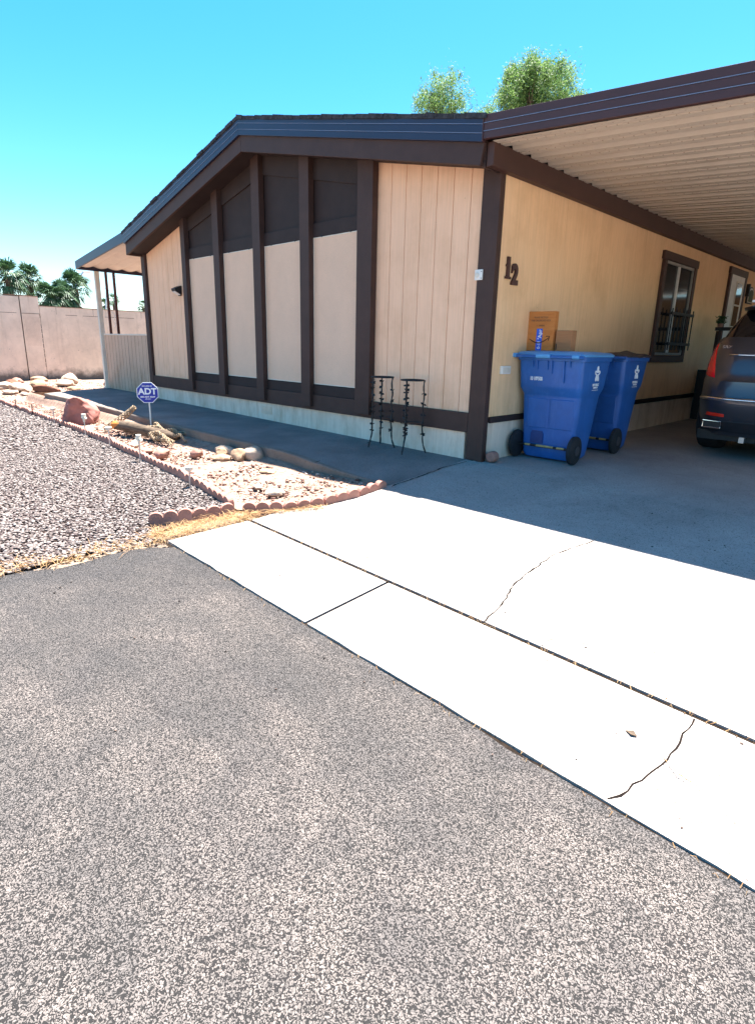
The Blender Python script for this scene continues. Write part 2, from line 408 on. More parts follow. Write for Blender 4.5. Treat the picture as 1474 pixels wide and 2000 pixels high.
# ------------------------------------------------------------------ ground surfaces
mb = MB()
xs = [-1500, -600, -200, -80, -40, -25]+[-16+i*.5 for i in range(41)]+[6, 10, 20, 60, 200, 800, 1500]
ys = [-1500, -500, -150, -50, -20, -10, -7, -5, -4, -3.5, -3.25]+[-3+i*.25 for i in range(13)]+[.5, 2, 5, 12, 30, 80, 250, 700, 1500]
o = len(mb.v)
for y in ys:
    for x in xs: mb.v.append((x, y, G(x, y)-.035 if y > -1400 else -.33))
nx = len(xs)
for j in range(len(ys)-1):
    for i in range(nx-1): mb.face((j*nx+i, j*nx+i+1, (j+1)*nx+i+1, (j+1)*nx+i))
tag(mb.build('ground', MT['ground']), kind='structure')

# asphalt street with a ragged, slightly raised edge
def gravel_edge_x(y): return -.56+.05*math.sin(y*3.1)+.035*math.sin(y*11.3+1)+.02*math.sin(y*27)
def asph_top_y(x): return -3.262 if x > -.45 else -3.262-(-.45-x)*.9
AY = lambda x: -3.155-(x+.5)*.028
mb = MB()
NXA, NYA = 130, 60
def asf(u, v):
    y = -3.265-(v**1.6)*26
    x0 = gravel_edge_x(y)+(.10 if y > -3.33 else 0); x = x0+(u**2.0)*30
    yy = y
    k_ = max(0, 1-v*6); edge = (AY(max(x, -.5)) - .006) if x < 6 else y; yy = y*(1-k_)+(edge+3.265+y)*k_ if x < 6 else y
    if v == 0: yy -= .006*noise.noise(Vector((x*9, 3, 0)))+.010*abs(noise.noise(Vector((x*3, 7, 0))))
    z = -.285+.005*noise.noise(Vector((x*1.3, y*1.3, 0)))
    if u == 0 or v == 0: z -= .002
    return (x, yy, z)
mb.sheet(NXA, NYA, asf)
tag(mb.build('road', MT['asphalt'], smooth='all'), kind='structure')

# dirty seam strip between street and concrete apron
def ribbon(pts, w0, zf, wj=.5, seed=1, dz=0.007):
    m_ = MB(); r_ = random.Random(seed); n = len(pts)
    L = []
    for i in range(n):
        p = Vector(pts[i]); d = (Vector(pts[min(i+1, n-1)])-Vector(pts[max(i-1, 0)])).normalized(); nn = Vector((-d.y, d.x))
        a = p+nn*w0*(1+wj*(r_.random()-.5))*.5; b = p-nn*w0*(1+wj*(r_.random()-.5))*.5
        L.append((a, b))
    o_ = len(m_.v)
    for a, b in L:
        m_.v.append((a.x, a.y, zf(a.x, a.y)+dz)); m_.v.append((b.x, b.y, zf(b.x, b.y)+dz))
    for i in range(n-1): m_.face((o_+2*i, o_+2*i+1, o_+2*i+3, o_+2*i+2))
    return m_
def jag(path, step, amp, seed):
    r_ = random.Random(seed); out = []
    for (a, b) in zip(path, path[1:]):
        a = Vector(a); b = Vector(b); n = max(1, int((b-a).length/step)); nn = Vector((-(b-a).y, (b-a).x)).normalized()
        for i in range(n): out.append(a.lerp(b, i/n)+nn*amp*(r_.random()-.5)*2)
    out.append(Vector(path[-1])); return out
SZ = lambda x, y: G(x, y)+.012
tag(ribbon(jag([(-.55, AY(-.5)-.018), (6, AY(6)-.018)], .05, .006, 3), .03, lambda x, y: -.288, .7, 4, 0).build('dirt_seam', MT['joint']), kind='structure')

# driveway: two sheets of concrete with a dark joint between them
def slab(name, quad_fn, nx, ny, mat, th=.05):
    m_ = MB(); m_.sheet(nx, ny, quad_fn)
    per = [quad_fn(i/nx, 0) for i in range(nx+1)]+[quad_fn(1, j/ny) for j in range(1, ny+1)]+[quad_fn(1-i/nx, 1) for i in range(1, nx+1)]+[quad_fn(0, 1-j/ny) for j in range(1, ny)]
    o = len(m_.v); k = len(per)
    m_.v += per+[(a, b, c-th) for a, b, c in per]
    for i in range(k): m_.face((o+i, o+(i+1) % k, o+k+(i+1) % k, o+k+i))
    o_ = m_.build(name, mat)
    return tag(o_, kind='structure')
JY = lambda x: -2.53-(x+.4)*.03
AY = lambda x: -3.155-(x+.5)*.028
def lx(y): # left border of the concrete hidden by the edging
    return -.50 if y < -2.45 else -.50+(y+2.45)*.28
def apron(name, xa, xb, n):
    def f(u, v):
        y0 = AY(0); x = (xa(v) if callable(xa) else xa)*(1-u)+xb*u
        y = AY(x)*(1-v)+(JY(x)-.015)*v
        if v == 0: y += .01*noise.noise(Vector((x*6, 1, 0)))
        return (x, y, SZ(x, y))
    return slab(name, f, n, 10, MT['slab'])
apron('driveway_apron', lambda v: -.52+.10*v, 1.150, 16)
apron('driveway_apron', 1.172, 9.0, 60)
def df(u, v):
    y0 = v; x = -.42+.0*v; 
    yb = -.02
    xl = -.40 if v < .25 else -.40+.22*sm((v-.25)/.3)
    x = xl*(1-u)+9.0*u
    y = (JY(x)+.014)*(1-v)+(-.075-(x-.4)*.05)*v
    return (x, y, SZ(x, y))
slab('driveway', df, 60, 20, MT['slab'])
def fl(u, v):
    x = -.10*(1-u)+9*u; yb = (-.069-(x-.4)*.05)
    y = yb*(1-v)+14*v
    return (x, y, SZ(x, y) if y < 0 else .012)
slab('carport_floor', fl, 10, 30, MT['floor'])
# joint filling, visible in the 18 mm gaps
tag(ribbon([(-.6, JY(-.6)), (9, JY(9))], .05, G, 0, 2, .002).build('expansion_joint', MT['joint']), kind='structure')
tag(ribbon([(1.162, -3.25), (1.162, -2.5)], .05, G, 0, 2, .002).build('expansion_joint', MT['joint']), kind='structure')
# cracks
def crack(name, path, w0, seed, zf=SZ):
    tag(ribbon(jag(path, .035, .007, seed), w0, zf, 1.1, seed, .0012).build(name, MT['crack']), kind='structure')
crack('crack', [(1.789, -1.25), (1.704, -1.595), (1.711, -1.885), (1.74, -2.128), (1.823, -2.407), (1.85, -2.612)], .009, 11)
crack('crack', [(2.874, -2.648), (2.875, -2.76), (2.886, -2.82), (2.87, -2.97), (2.846, -3.084), (2.828, -3.20), (2.80, AY(2.8)+.01)], .007, 12)
crack('crack', [(-.146, -1.19), (-.15, -.75), (-.164, -.46), (-.12, -.12)], .013, 13, lambda x, y: max(SZ(x, y), WZ(x, y))+.004)
crack('crack', [(2.1, -2.60), (2.25, -2.45), (2.4, -2.44)], .003, 15)
# straw and dirt lodged in the joints
# walkway with kerb
def wf(u, v):
    x = (-9.25-.9*v)*(1-u)+(-.14)*u; y = (walk_edge(x)+.0)*(1-v)+.05*v
    return (x, y, WZ(x, y))
m_ = MB(); m_.sheet(90, 10, wf)
tag(m_.build('path', MT['walk'], smooth='all'), kind='structure')
m_ = MB()
n = 90
for j in range(2):
    pass
o = len(m_.v)
for i in range(n+1):
    x = -9.25+(9.11)*i/n; y = walk_edge(x); z = WZ(x, y); wob = .006*noise.noise(Vector((x*5, 0, 0)))
    m_.v += [(x, y+.07, z+.002), (x, y+.003, z+.003), (x, y-.006+wob, z-.008), (x, y-.012+wob, min(z-.05, G(x, y)-.02)-.05)]
for i in range(n):
    for k in range(3): m_.face((o+4*i+k, o+4*i+4+k, o+4*i+5+k, o+4*i+1+k))
o = len(m_.v)  # left end
for xx_, y in ((-9.25, walk_edge(-9.25)), (-10.15, .05)): m_.v += [(xx_, y, WZ(xx_, y)), (xx_, y, -.2)]
m_.face((o, o+1, o+3, o+2))
tag(m_.build('kerb', MT['kerb']), kind='structure')
for x0, a in ((-1.15, -1.25), (-7.0, -.1)):
    tag(ribbon([(x0, -1.28), (x0+a*.35, -.05)] if a < -1 else [(x0, -1.33), (x0, .0)], .009, WZ, .4, 5, .003).build('walkway_joint', MT['crack']), kind='structure')
# patio pad round the corner
m_ = MB(); m_.sheet(12, 12, lambda u, v: (-13.0+5.4*u if v > .5 else -10.24+2.64*u, .052+6*v, .083)) if False else m_.sheet(8, 16, lambda u, v: (-10.2+2.55*u, .052+9*v, .083))
m_.v = []; m_.f = []; m_.mi = []; m_.box(-10.2, -7.65, .052, 9, -.06, .083); tag(m_.build('patio_floor', MT['walk']), kind='structure')

# planting bed soil and gravel base
def bedf(u, v):
    x = -15*(1-u)+(-.17)*u; ya = interp(ROWA, x) if x < -.74 else interp([(-.76, -2.43), (-.4, -2.2), (-.27, -2.02), (-.2, -1.7), (-.17, -1.25)], x)
    yb = (walk_edge(x)-.0) if x > -10.3 else .9
    y = ya*(1-v)+(yb+.02)*v
    hk = .095 if x > -4 else .095-.04*sm((-4-x)/2.2)
    rise = max(0, WZ(x, yb)-hk-G(x, yb))*sm((v-.72)/.26) if x > -10.3 else 0
    return (x, y, rise+G(x, y)-.005+.03*noise.noise(Vector((x*1.6, y*1.6, 0)))*min(1, 4*v*(1-v)+.1))
m_ = MB(); m_.sheet(150, 14, bedf); tag(m_.build('planting_bed', MT['dirt'], smooth='all'), kind='structure')
m_ = MB()
m_.sheet(60, 40, lambda u, v: ((-16*(1-u)+((-.50 if v < .55 else -.5-(v-.55)*.9))*u), -9+(interp(ROWA, -16*(1-u)-.5*u)+9)*v, 0))
m_.v = [(x, y, G(x, y)-.012+.01*noise.noise(Vector((x, y, 0)))) for x, y, z in m_.v]
tag(m_.build('gravel_bed', MT['gravelbase']), kind='structure')

# ------------------------------------------------------------------ loose stones (one mesh each, 'stuff')
def stone_templates(k, sub, seed, flat=.6):
    out = []
    for i in range(k):
        bm = bmesh.new(); bmesh.ops.create_icosphere(bm, subdivisions=sub, radius=1)
        sx, sy, sz = (1, .6+.35*((i*37 % 11)/11), flat*(.7+.5*((i*53 % 7)/7)))
        for v in bm.verts:
            d = 1+.28*noise.noise(v.co*1.3+Vector((i*3.1+seed, 0, 0)))
            v.co = Vector((v.co.x*sx*d, v.co.y*sy*d, v.co.z*sz*d))
        bm.verts.ensure_lookup_table()
        out.append((np.array([v.co[:] for v in bm.verts]), np.array([[v.index for v in f.verts] for f in bm.faces]))); bm.free()
    return out
def scatter(name, mat, pos, size, temps, seed, tilt=.35):
    rs = np.random.RandomState(seed); V = []; F = []; off = 0
    which = rs.randint(0, len(temps), len(pos))
    for t, (tv, tf) in enumerate(temps):
        idx = np.where(which == t)[0]
        if not len(idx): continue
        n_ = len(idx); a = rs.rand(n_)*6.283; ca, sa = np.cos(a), np.sin(a); s_ = size[idx]
        tx = (rs.rand(n_)-.5)*2*tilt
        x = tv[None, :, 0]*s_[:, None]; y = tv[None, :, 1]*s_[:, None]; z = tv[None, :, 2]*s_[:, None]
        y2 = y*np.cos(tx)[:, None]-z*np.sin(tx)[:, None]; z2 = y*np.sin(tx)[:, None]+z*np.cos(tx)[:, None]
        X = x*ca[:, None]-y2*sa[:, None]+pos[idx, 0][:, None]; Y = x*sa[:, None]+y2*ca[:, None]+pos[idx, 1][:, None]; Z = z2+pos[idx, 2][:, None]
        V.append(np.stack([X, Y, Z], -1).reshape(-1, 3)); F.append((tf[None]+(np.arange(n_)*len(tv))[:, None, None]+off).reshape(-1, 3)); off += n_*len(tv)
    V = np.concatenate(V); F = np.concatenate(F); me = bpy.data.meshes.new(name)
    me.vertices.add(len(V)); me.vertices.foreach_set('co', V.ravel()); me.loops.add(F.size); me.loops.foreach_set('vertex_index', F.ravel().astype(np.int32))
    me.polygons.add(len(F)); me.polygons.foreach_set('loop_start', np.arange(0, F.size, 3, dtype=np.int32)); me.polygons.foreach_set('loop_total', np.full(len(F), 3, dtype=np.int32))
    me.update(calc_edges=True); me.validate(); me.materials.append(mat)
    o_ = bpy.data.objects.new(name, me); COL.objects.link(o_); return o_
T1 = stone_templates(14, 1, 0, .55); T2 = stone_templates(10, 2, 5, .6)
def Gv(p): return np.where(p[:, 1] < 0, .09*np.maximum(p[:, 1], -3.25), 0)
rs = np.random.RandomState(5)
def region_gravel(n_, x0, x1, y0, y1, big, sd):
    r_ = np.random.RandomState(sd)
    x = x0+(x1-x0)*r_.rand(n_); y = y0+(y1-y0)*r_.rand(n_)
    ra = np.interp(x, [a for a, b in ROWA], [b for a, b in ROWA])-.03
    k = (y < ra) & (x < np.where(y > -3.1, -.86+(-3.1-y)*.0, -.62+.04*np.sin(y*7)))
    k &= ~((y > -3.12) & (x > np.interp(y, [-3.1, -2.4], [-1.02, -.80])))
    x, y = x[k], y[k]; s = big*(.55+.75*r_.rand(len(x))); p = np.stack([x, y, 0*x], 1); p[:, 2] = Gv(p)+s*.25+.012*r_.rand(len(x))
    return p, s
parts = [region_gravel(62000, -5, -.5, -6.2, -1.9, .0128, 1), region_gravel(38000, -12, -5, -6.5, -1.85, .019, 2), region_gravel(7000, -17, -12, -7, -1.8, .032, 3)]
o_ = scatter('gravel', MT['gravel'], np.concatenate([a for a, b in parts]), np.concatenate([b for a, b in parts]), T1, 8)
tag(o_, kind='stuff')
# bed pebbles
r_ = np.random.RandomState(12); n_ = 9000
x = -14.6+14.4*r_.rand(n_)**.85; t = r_.rand(n_)
ya = np.where(x < -.74, np.interp(x, [a for a, b in ROWA], [b for a, b in ROWA]), np.interp(x, [-.76, -.4, -.27, -.2], [-2.43, -2.2, -2.02, -1.7]))+.05
yb = np.where(x > -10.3, np.interp(x, [a for a, b in WE], [b for a, b in WE])-.03, .8)
y = ya+(yb-ya)*t; s = .006+.016*r_.rand(n_)**3+.012*(r_.rand(n_) > .93); p = np.stack([x, y, 0*x], 1); p[:, 2] = Gv(p)+s*.2
tag(scatter('pebbles', MT['pebble'], p, s, T1, 9), kind='stuff')
# a few loose chips on street and concrete
r_ = np.random.RandomState(15); n_ = 420
x = -.3+4.5*r_.rand(n_); y = -4.3+4*r_.rand(n_); s = .0018+.006*r_.rand(n_)**5; p = np.stack([x, y, 0*x], 1); p[:, 2] = Gv(p)+.0135
p[:, 2] = np.where(y < -3.2, -.281, p[:, 2])
tag(scatter('grit', m_island('grit_stone', [(0, (.015, .01, .008)), (.7, (.05, .035, .03)), (1, (.2, .13, .1))]), p, s, T1, 10), kind='stuff')
# dry grass / straw
def straw(name, pts, seed, ln=(.05, .16), flat=.25):
    r_ = random.Random(seed); m_ = MB()
    for (x, y, z) in pts:
        a = r_.random()*6.283; L = r_.uniform(*ln); w_ = r_.uniform(.0008, .0018); up = r_.random()**2*flat
        d = Vector((math.cos(a), math.sin(a), up)); nn = Vector((-d.y, d.x, 0)).normalized()*w_
        p0 = Vector((x, y, z)); p1 = p0+d*L*.5+Vector((0, 0, .01)); p2 = p0+d*L+Vector((0, 0, -.005+up*L*.1))+nn*r_.uniform(-8, 8)
        m_.add([p0-nn, p0+nn, p1+nn, p1-nn, p2], [(0, 1, 2, 3), (3, 2, 4)])
    return tag(m_.build(name, MT['straw']), kind='stuff')
r_ = random.Random(3); P = []
for i in range(900):
    y = r_.uniform(-6.5, -3.12); c_ = r_.gauss(0, .10); P.append((gravel_edge_x(y)-.06+c_*(1 if c_ < 0 else .35), y, -.279+.02*r_.random()))
for i in range(1300):
    t = r_.random(); y = -3.18+t*.74; x = -.68+.16*t+r_.gauss(0, .07); P.append((x, y, G(x, y)+.004+.02*r_.random()))
for i in range(260):
    t = r_.random(); x = -.5+t*.35; y = -2.42+t*.5+r_.gauss(0, .02)-.02; P.append((x, y, G(x, y)+.014+.01*r_.random()))
straw('dry_grass', P, 5)
P = []
for i in range(260):
    x = r_.uniform(-.4, 6); P.append((x, JY(x)+r_.gauss(0, .008), G(x, JY(x))+.010))
for i in range(230):
    x = r_.uniform(-.4, 6); 
    if r_.random() < .5+.5*noise.noise(Vector((x*2, 0, 5))): P.append((x, AY(x)-.022+r_.gauss(0, .010), -.281))
straw('straw_debris', P, 6, (.008, .035), .1)

# ------------------------------------------------------------------ mobile home
home = thing('mobile_home', 'beige mobile home with dark brown trim, low gable roof and four tan window screens', 'house', (-3.81, 0, 0))
L0, L1, XP = -7.62, 0.0, -3.81
def zt(x): return 2.70-.214*x if x > XP else 2.665+.2235*(x+7.62)
ZP = zt(XP)
def top(x): return 3.045-.2165*x if x > XP else 3.87-.242*(XP-x)
DEPTH = 13.0
# core wall (one closed shell, front gable and sides), siding planks on the front
core = MB(); core.prism([(L0+.03, -.04), (-.03, -.04), (-.03, zt(-.03)+.02), (XP, ZP+.02), (L0+.03, zt(L0)+.02)], .03, DEPTH, 'y')
core.build('wall', MT['groove'], home)
def planks(xa, xb, z0, zf, name, mat, step=.21, gap=.006):
    m_ = MB(); x = xa
    while x < xb-.01:
        x2 = min(x+step, xb); a, b = x+gap/2, x2-gap/2
        pl = [(a, z0), (b, z0), (b, zf(b)), (a, zf(a))]
        if a < XP < b: pl = [(a, z0), (b, z0), (b, zf(b)), (XP, zf(XP)), (a, zf(a))]
        m_.prism(pl, 0.0, .031, 'y'); x = x2
    return m_.build(name, mat, home, bevel=.002, seg=1)
planks(-7.52, -6.0, .48, lambda x: zt(x)+.02, 'siding', MT['siding'], .2)
planks(-1.63, -.15, .47, lambda x: zt(x)+.02, 'siding', MT['siding'], .212)
# dark upper panels + recessed panels between the fins
bays = [(-5.93, -5.03), (-4.87, -3.96), (-3.80, -2.90), (-2.74, -1.84)]
for (a, b) in bays:
    m_ = MB(); pl = [(a-.1, .30), (b+.1, .30), (b+.1, zt(b+.1))]+([(XP, ZP)] if a-.1 < XP < b+.1 else [])+[(a-.1, zt(a-.1))]
    m_.prism(pl, .005, .030, 'y'); m_.build('upper_panel', MT['brown2'], home)
    # trims: head rail above the screen, sloped rail below the soffit, sill rail
    m_ = MB(); m_.box(a-.05, b+.05, -.022, .004, 2.405, 2.56)
    zz = lambda x: zt(x)-.235
    e0, e1 = a-.05, b+.05
    pl = [(e0, zz(e0))]+[(e1, zz(e1)), (e1, zt(e1)+.0), (e0, zt(e0))]
    if not (e0 < XP < e1): m_.prism(pl, -.018, .004, 'y')
    else: m_.prism([(e0, zz(e0)), (XP, zz(XP)), (e1, zz(e1)), (e1, zt(e1)), (XP, ZP), (e0, zt(e0))], -.018, .004, 'y')
    m_.box(a-.05, b+.05, -.022, .004, .49, .615)
    build_each(m_, 'rail', MT['brown2'], home, bevel=.003)
    m_ = MB(); m_.box(a+.015, b+.03, -.016, .004, .628, 2.395); sc_ = m_.build('window_screen', MT['screen'], home, bevel=.002)
    m_ = MB()
    for (x0, x1, z0, z1) in ((a+.013, b+.032, .624, .634), (a+.013, b+.032, 2.389, 2.399), (a+.013, a+.021, .634, 2.389), (b+.024, b+.032, .634, 2.389)): m_.box(x0, x1, -.020, -.010, z0, z1)
    m_.build('screen_frame', MT['cream'], sc_)
    m_ = MB()
    for k in (.2, .78): m_.disc((a+(b-a)*k, -.026, 2.405), 'y', .012, .012, 10)
    build_each(m_, 'clip', MT['black'], sc_)
# fins
for x1, wd in ((-5.91, .13), (-4.865, .165), (-3.79, .18), (-2.73, .185), (-1.615, .245)):
    a, b = x1-wd, x1; m_ = MB(); zb = .33
    pl = [(a, zb), (b, zb), (b, zt(b)+.01)]+([(XP, ZP+.01)] if a < XP < b else [])+[(a, zt(a)+.01)]
    m_.prism(pl, -.092, -.006, 'y'); m_.build('mullion', MT['brown'], home, bevel=.004)
m_ = MB(); m_.box(-6.15, -5.96, -.0, .03, .3, 2.99); m_.build('filler', MT['brown'], home)
# bottom band, corner boards
m_ = MB(); m_.box(-7.60, -.2, -.042, .004, .288, .488); m_.build('trim_band', MT['brown'], home, bevel=.004)
m_ = MB(); m_.box(-7.66, -7.52, -.05, .06, .06, zt(-7.56)); m_.build('corner_board', MT['brown'], home, bevel=.005)
m_ = MB(); m_.box(-.197, -.03, -.045, .031, .01, zt(-.2)-.0); m_.build('corner_board', MT['brown'], home, bevel=.006)
m_ = MB(); m_.box(-.060, .006, -.048, .030, -.01, 2.69); m_.build('corner_board', MT['brown'], home, bevel=.006)
# skirting
m_ = MB()
sx = [-7.60, -6.57, -5.33, -4.1, -2.80, -1.5, -.24]
for a, b in zip(sx, sx[1:]): m_.box(a+.003, b-.003, -.012, .03, .0, .284)
m_.build('skirting', MT['skirt'], home, bevel=.002)
m_ = MB()
for k in range(6): m_.box(-3.99, -3.72, -.024, -.013, .13+.018*k, .139+.018*k)
m_.build('vent', MT['skirt'], home)
# side wall siding + skirting + band
m_ = MB(); y = .0
while y < DEPTH-.1: m_.box(-.031, .0, y+.0015, min(y+1.219, DEPTH)-.0015, .462, 2.70); y += 1.219
m_.build('siding', MT['sidewall'], home, bevel=.0015, seg=1)
m_ = MB(); y = .0
while y < DEPTH-.1: m_.box(-.045, -.006, y+.002, min(y+2.438, DEPTH)-.002, -.01, .40); y += 2.438
m_.build('skirting', MT['skirt'], home)
m_ = MB(); m_.box(-.01, .014, .055, DEPTH, .398, .460); m_.build('trim_band', MT['brown2'], home, bevel=.003)
m_ = MB(); m_.box(L0-.01, L0+.035, .06, DEPTH, .0, 2.66); m_.build('siding', MT['siding'], home)
# roof: solid shell over core with overhang, shingle edge
OV = .34
def roofpoly(d0, d1, xl=-7.62, xr=0.0):
    return [(xl, top(xl)+d0), (XP, top(XP)+d0), (xr, top(xr)+d0), (xr, top(xr)+d1), (XP, top(XP)+d1), (xl, top(xl)+d1)]
m_ = MB(); m_.prism(roofpoly(-.03, -.13, -7.66, .06), -OV+.05, DEPTH+.3, 'y'); rf = m_.build('roof', MT['shingle'], home)
# shingle mat: overlapping tabs along the gable edge
m_ = MB(); r_ = random.Random(9)
xx = -7.66
while xx < .02:
    wd = r_.uniform(.10, .24); x2 = min(xx+wd, .03); t_ = r_.uniform(.004, .016)
    if xx < XP < x2: x2 = XP
    m_.prism([(xx, top(xx)-.031), (x2, top(x2)-.031), (x2, top(x2)+t_*.6+.004), (xx, top(xx)+t_+.004)], -OV-.022-r_.random()*.02, DEPTH*.5 if r_.random() < .0 else 2.2+.003*r_.random(), 'y'); xx = x2+.0008
m_.build('shingle', MT['shingle'], rf)
# metal fascia with three flutes
def fascia(mb_, pts, yb, h, lip, prof=((0, -.018), (.055, -.018), (.062, -.006), (.068, -.018), (.125, -.018), (.132, -.006), (.138, -.018), (.2, -.018))):
    """pts: (x, ztop); band of height h, profile steps down from the top"""
    for (xa, za), (xb, zb) in zip(pts, pts[1:]):
        for k in range(3):
            u0 = h*(k/3)+(.006 if k else 0); u1 = h*((k+1)/3)
            mb_.prism([(xa, za-u0), (xb, zb-u0), (xb, zb-u1), (xa, za-u1)], yb-.020, yb+.02, 'y')
            if k:
                lip.prism([(xa, za-u0+.0055), (xb, zb-u0+.0055), (xb, zb-u0+.0005), (xa, za-u0+.0005)], yb-.024, yb-.002, 'y')
m_ = MB(); lp = MB(); fascia(m_, [(-7.60, top(-7.6)), (XP, top(XP)), (.0, top(0))], -OV, .205, lp)
fo = m_.build('fascia', MT['fascia'], home, bevel=.003); lp.build('fascia_lip', MT['lip'], fo)
# barge board (two long brown boards) and its soffit back to the wall
m_ = MB(); m_.prism([(-7.60, top(-7.6)-.2), (XP-.0015, top(XP)-.2), (XP-.0015, top(XP)-.385), (-7.60, top(-7.6)-.385)], -OV+.012, -OV+.05, 'y'); m_.build('barge_board', MT['brown'], home, bevel=.004)
m_ = MB(); m_.prism([(XP+.0015, top(XP)-.2), (-.0, top(0)-.2), (-.035, top(0)-.375), (XP+.0015, top(XP)-.385)], -OV+.012, -OV+.05, 'y'); m_.build('barge_board', MT['brown'], home, bevel=.004)
m_ = MB(); pl = [(-7.60, top(-7.6)-.36), (XP, top(XP)-.36), (-.0, top(0)-.35), (-.0, top(0)-.33), (XP, top(XP)-.34), (-7.60, top(-7.6)-.34)]
m_.prism(pl, -OV+.051, .03, 'y'); m_.build('soffit', MT['brown2'], home)
m_ = MB(); m_.box(-7.60, -7.575, -OV+.052, .3, top(-7.6)-.385, top(-7.6)-.15); m_.box(-.03, -.005, -OV+.052, .03, 2.66, 2.88); build_each(m_, 'end_board', MT['brown'], home)
# eave beam down the carport side
m_ = MB(); m_.box(.004, .075, -OV+.055, 12.8, 2.662, 2.852); m_.build('eave_beam', MT['redbrown'], home, bevel=.005)
m_ = MB(); m_.box(-.03, .004, .0, DEPTH, 2.70, 2.80); m_.build('frieze', MT['redbrown'], home)
# side window
win = MB(); 
for (y0, y1, z0, z1) in ((3.94, 5.36, 2.39, 2.50), (3.97, 5.32, .99, 1.09), (3.97, 4.07, 1.09, 2.39), (5.22, 5.32, 1.09, 2.39)): win.box(.0, .045, y0, y1, z0, z1)
wo = win.build('window', MT['redbrown'], home, bevel=.005)
m_ = MB()
for (y0, y1, z0, z1) in ((4.075, 5.215, 2.345, 2.385), (4.075, 5.215, 1.095, 1.13), (4.075, 4.11, 1.13, 2.345), (5.18, 5.215, 1.13, 2.345)): m_.box(.001, .03, y0, y1, z0, z1)
m_.build('window_frame', simple('window_frame_grey', (.30, .29, .27), .5), wo, bevel=.003)
m_ = MB(); m_.box(.001, .033, 4.585, 4.635, 1.131, 2.344); m_.build('mullion_bar', MT['white'], wo, bevel=.003)
m_ = MB(); m_.box(.0015, .008, 4.11, 5.18, 1.13, 2.345); m_.build('pane', MT['glass'], wo)
# door
dm = MB()
for (y0, y1, z0, z1) in ((7.02, 8.10, 2.50, 2.61), (7.04, 7.14, .6, 2.50), (7.98, 8.08, .6, 2.50)): dm.box(.0, .045, y0, y1, z0, z1)
do = dm.build('door', MT['redbrown'], home, bevel=.005)
m_ = MB(); m_.box(.001, .035, 7.145, 7.975, .6, 2.495); m_.build('door_leaf', MT['white'], do, bevel=.004)
m_ = MB(); m_.box(.0355, .046, 7.47, 7.86, 1.60, 2.40); m_.build('door_glass_frame', MT['cream'], do, bevel=.004)
m_ = MB(); m_.box(.0465, .049, 7.51, 7.82, 1.63, 1.98); m_.box(.0465, .049, 7.51, 7.82, 2.01, 2.37); build_each(m_, 'door_glass', MT['glass'], do)
m_ = MB(); m_.tube([(.036, 7.92, 1.60), (.07, 7.92, 1.60), (.085, 7.92, 1.60)], [.018, .018, .028], 10); m_.box(.036, .05, 7.905, 7.935, 1.67, 1.71); build_each(m_, 'door_handle', MT['black'], do)

# wall mounted bits
hn = MT['black']
t = thing('house_number', 'brown numeral 1 on the side wall by the corner post', 'house number', (.0, .165, 1.875), 0, 'house number digits')
F_ = frame((.012, 0, 0), (0, 1, 0))
text('digit', '1', .25, simple('number_brown', srgb('4b2f2a'), .5), t, F_ @ Matrix.Rotation(R(0), 4, 'Z'), .010, xs=.85, bold=.013)
m_ = MB(); m_.box(.003, .021, .125, .215, 1.785, 1.808); m_.prism([(.128, 1.905), (.165, 1.955), (.165, 1.925), (.14, 1.892)], .003, .021, 'x'); m_.v=[tuple(p) for p in m_.v]; build_each(m_, 'serif', bpy.data.materials['number_brown'], t)
t = thing('house_number', 'brown numeral 2 hung slightly lower, right of the numeral 1', 'house number', (.0, .285, 1.825), 0, 'house number digits')
text('digit', '2', .25, bpy.data.materials['number_brown'], t, F_, .010, xs=.85, bold=.012)
t = thing('outlet_cover', 'white weatherproof outlet cover on the side wall beside the first blue bin', 'outlet', (.0, .26, .925))
m_ = MB(); m_.box(.0, .03, .17, .33, .885, .965); m_.build('cover', MT['white'], t, bevel=.006)
m_ = MB(); m_.box(.0305, .034, .185, .245, .90, .95); m_.box(.0305, .034, .255, .315, .90, .95); build_each(m_, 'flap', MT['cream'], t, bevel=.002)
t = thing('doorbell_plate', 'small white square doorbell plate on the dark corner post', 'doorbell', (-.165, -.045, 1.81))
m_ = MB(); m_.box(-.215, -.125, -.058, -.0455, 1.765, 1.86); m_.build('plate', MT['white'], t, bevel=.004)
m_ = MB(); m_.disc((-.185, -.062, 1.81), 'y', .022, .010, 20); m_.build('button', MT['cream'], t); m_ = MB()
for dx, dz in ((-.115, .84), (-.115, .78)): m_.disc((dx-.022, -.060, 1+dz), 'y', .004, .004, 8)
build_each(m_, 'screw', MT['ink'], t)
t = thing('wall_light', 'small black solar wall light on the left siding panel', 'lamp', (-6.32, 0, 1.93))
m_ = MB(); m_.box(-6.37, -6.27, -.02, .0, 1.86, 2.02); m_.prism([(-.02, 2.02), (-.13, 1.97), (-.12, 1.93), (-.02, 1.88)], -6.39, -6.25, 'x'); m_.build('housing', MT['black'], t, bevel=.006)
m_ = MB(); m_.prism([(-.03, 1.88), (-.115, 1.926), (-.118, 1.922), (-.032, 1.872)], -6.37, -6.27, 'x'); m_.build('lens', MT['lens'], t)
t = thing('window_guard', 'black metal bar guard over the lower right of the side window', 'window guard', (.02, 4.8, 1.17))
m_ = MB()
for z in (1.26, 1.69): m_.box(.095, .115, 4.33, 5.27, z-.02, z+.02)
build_each(m_, 'rail', MT['black'], t); 
for k in range(7):
    m_ = MB(); yy = 4.36+k*.148; m_.box(.098, .112, yy-.007, yy+.007, 1.17, 1.78 if k % 2 else 1.76); m_.build('bar', MT['black'], t)
m_ = MB()
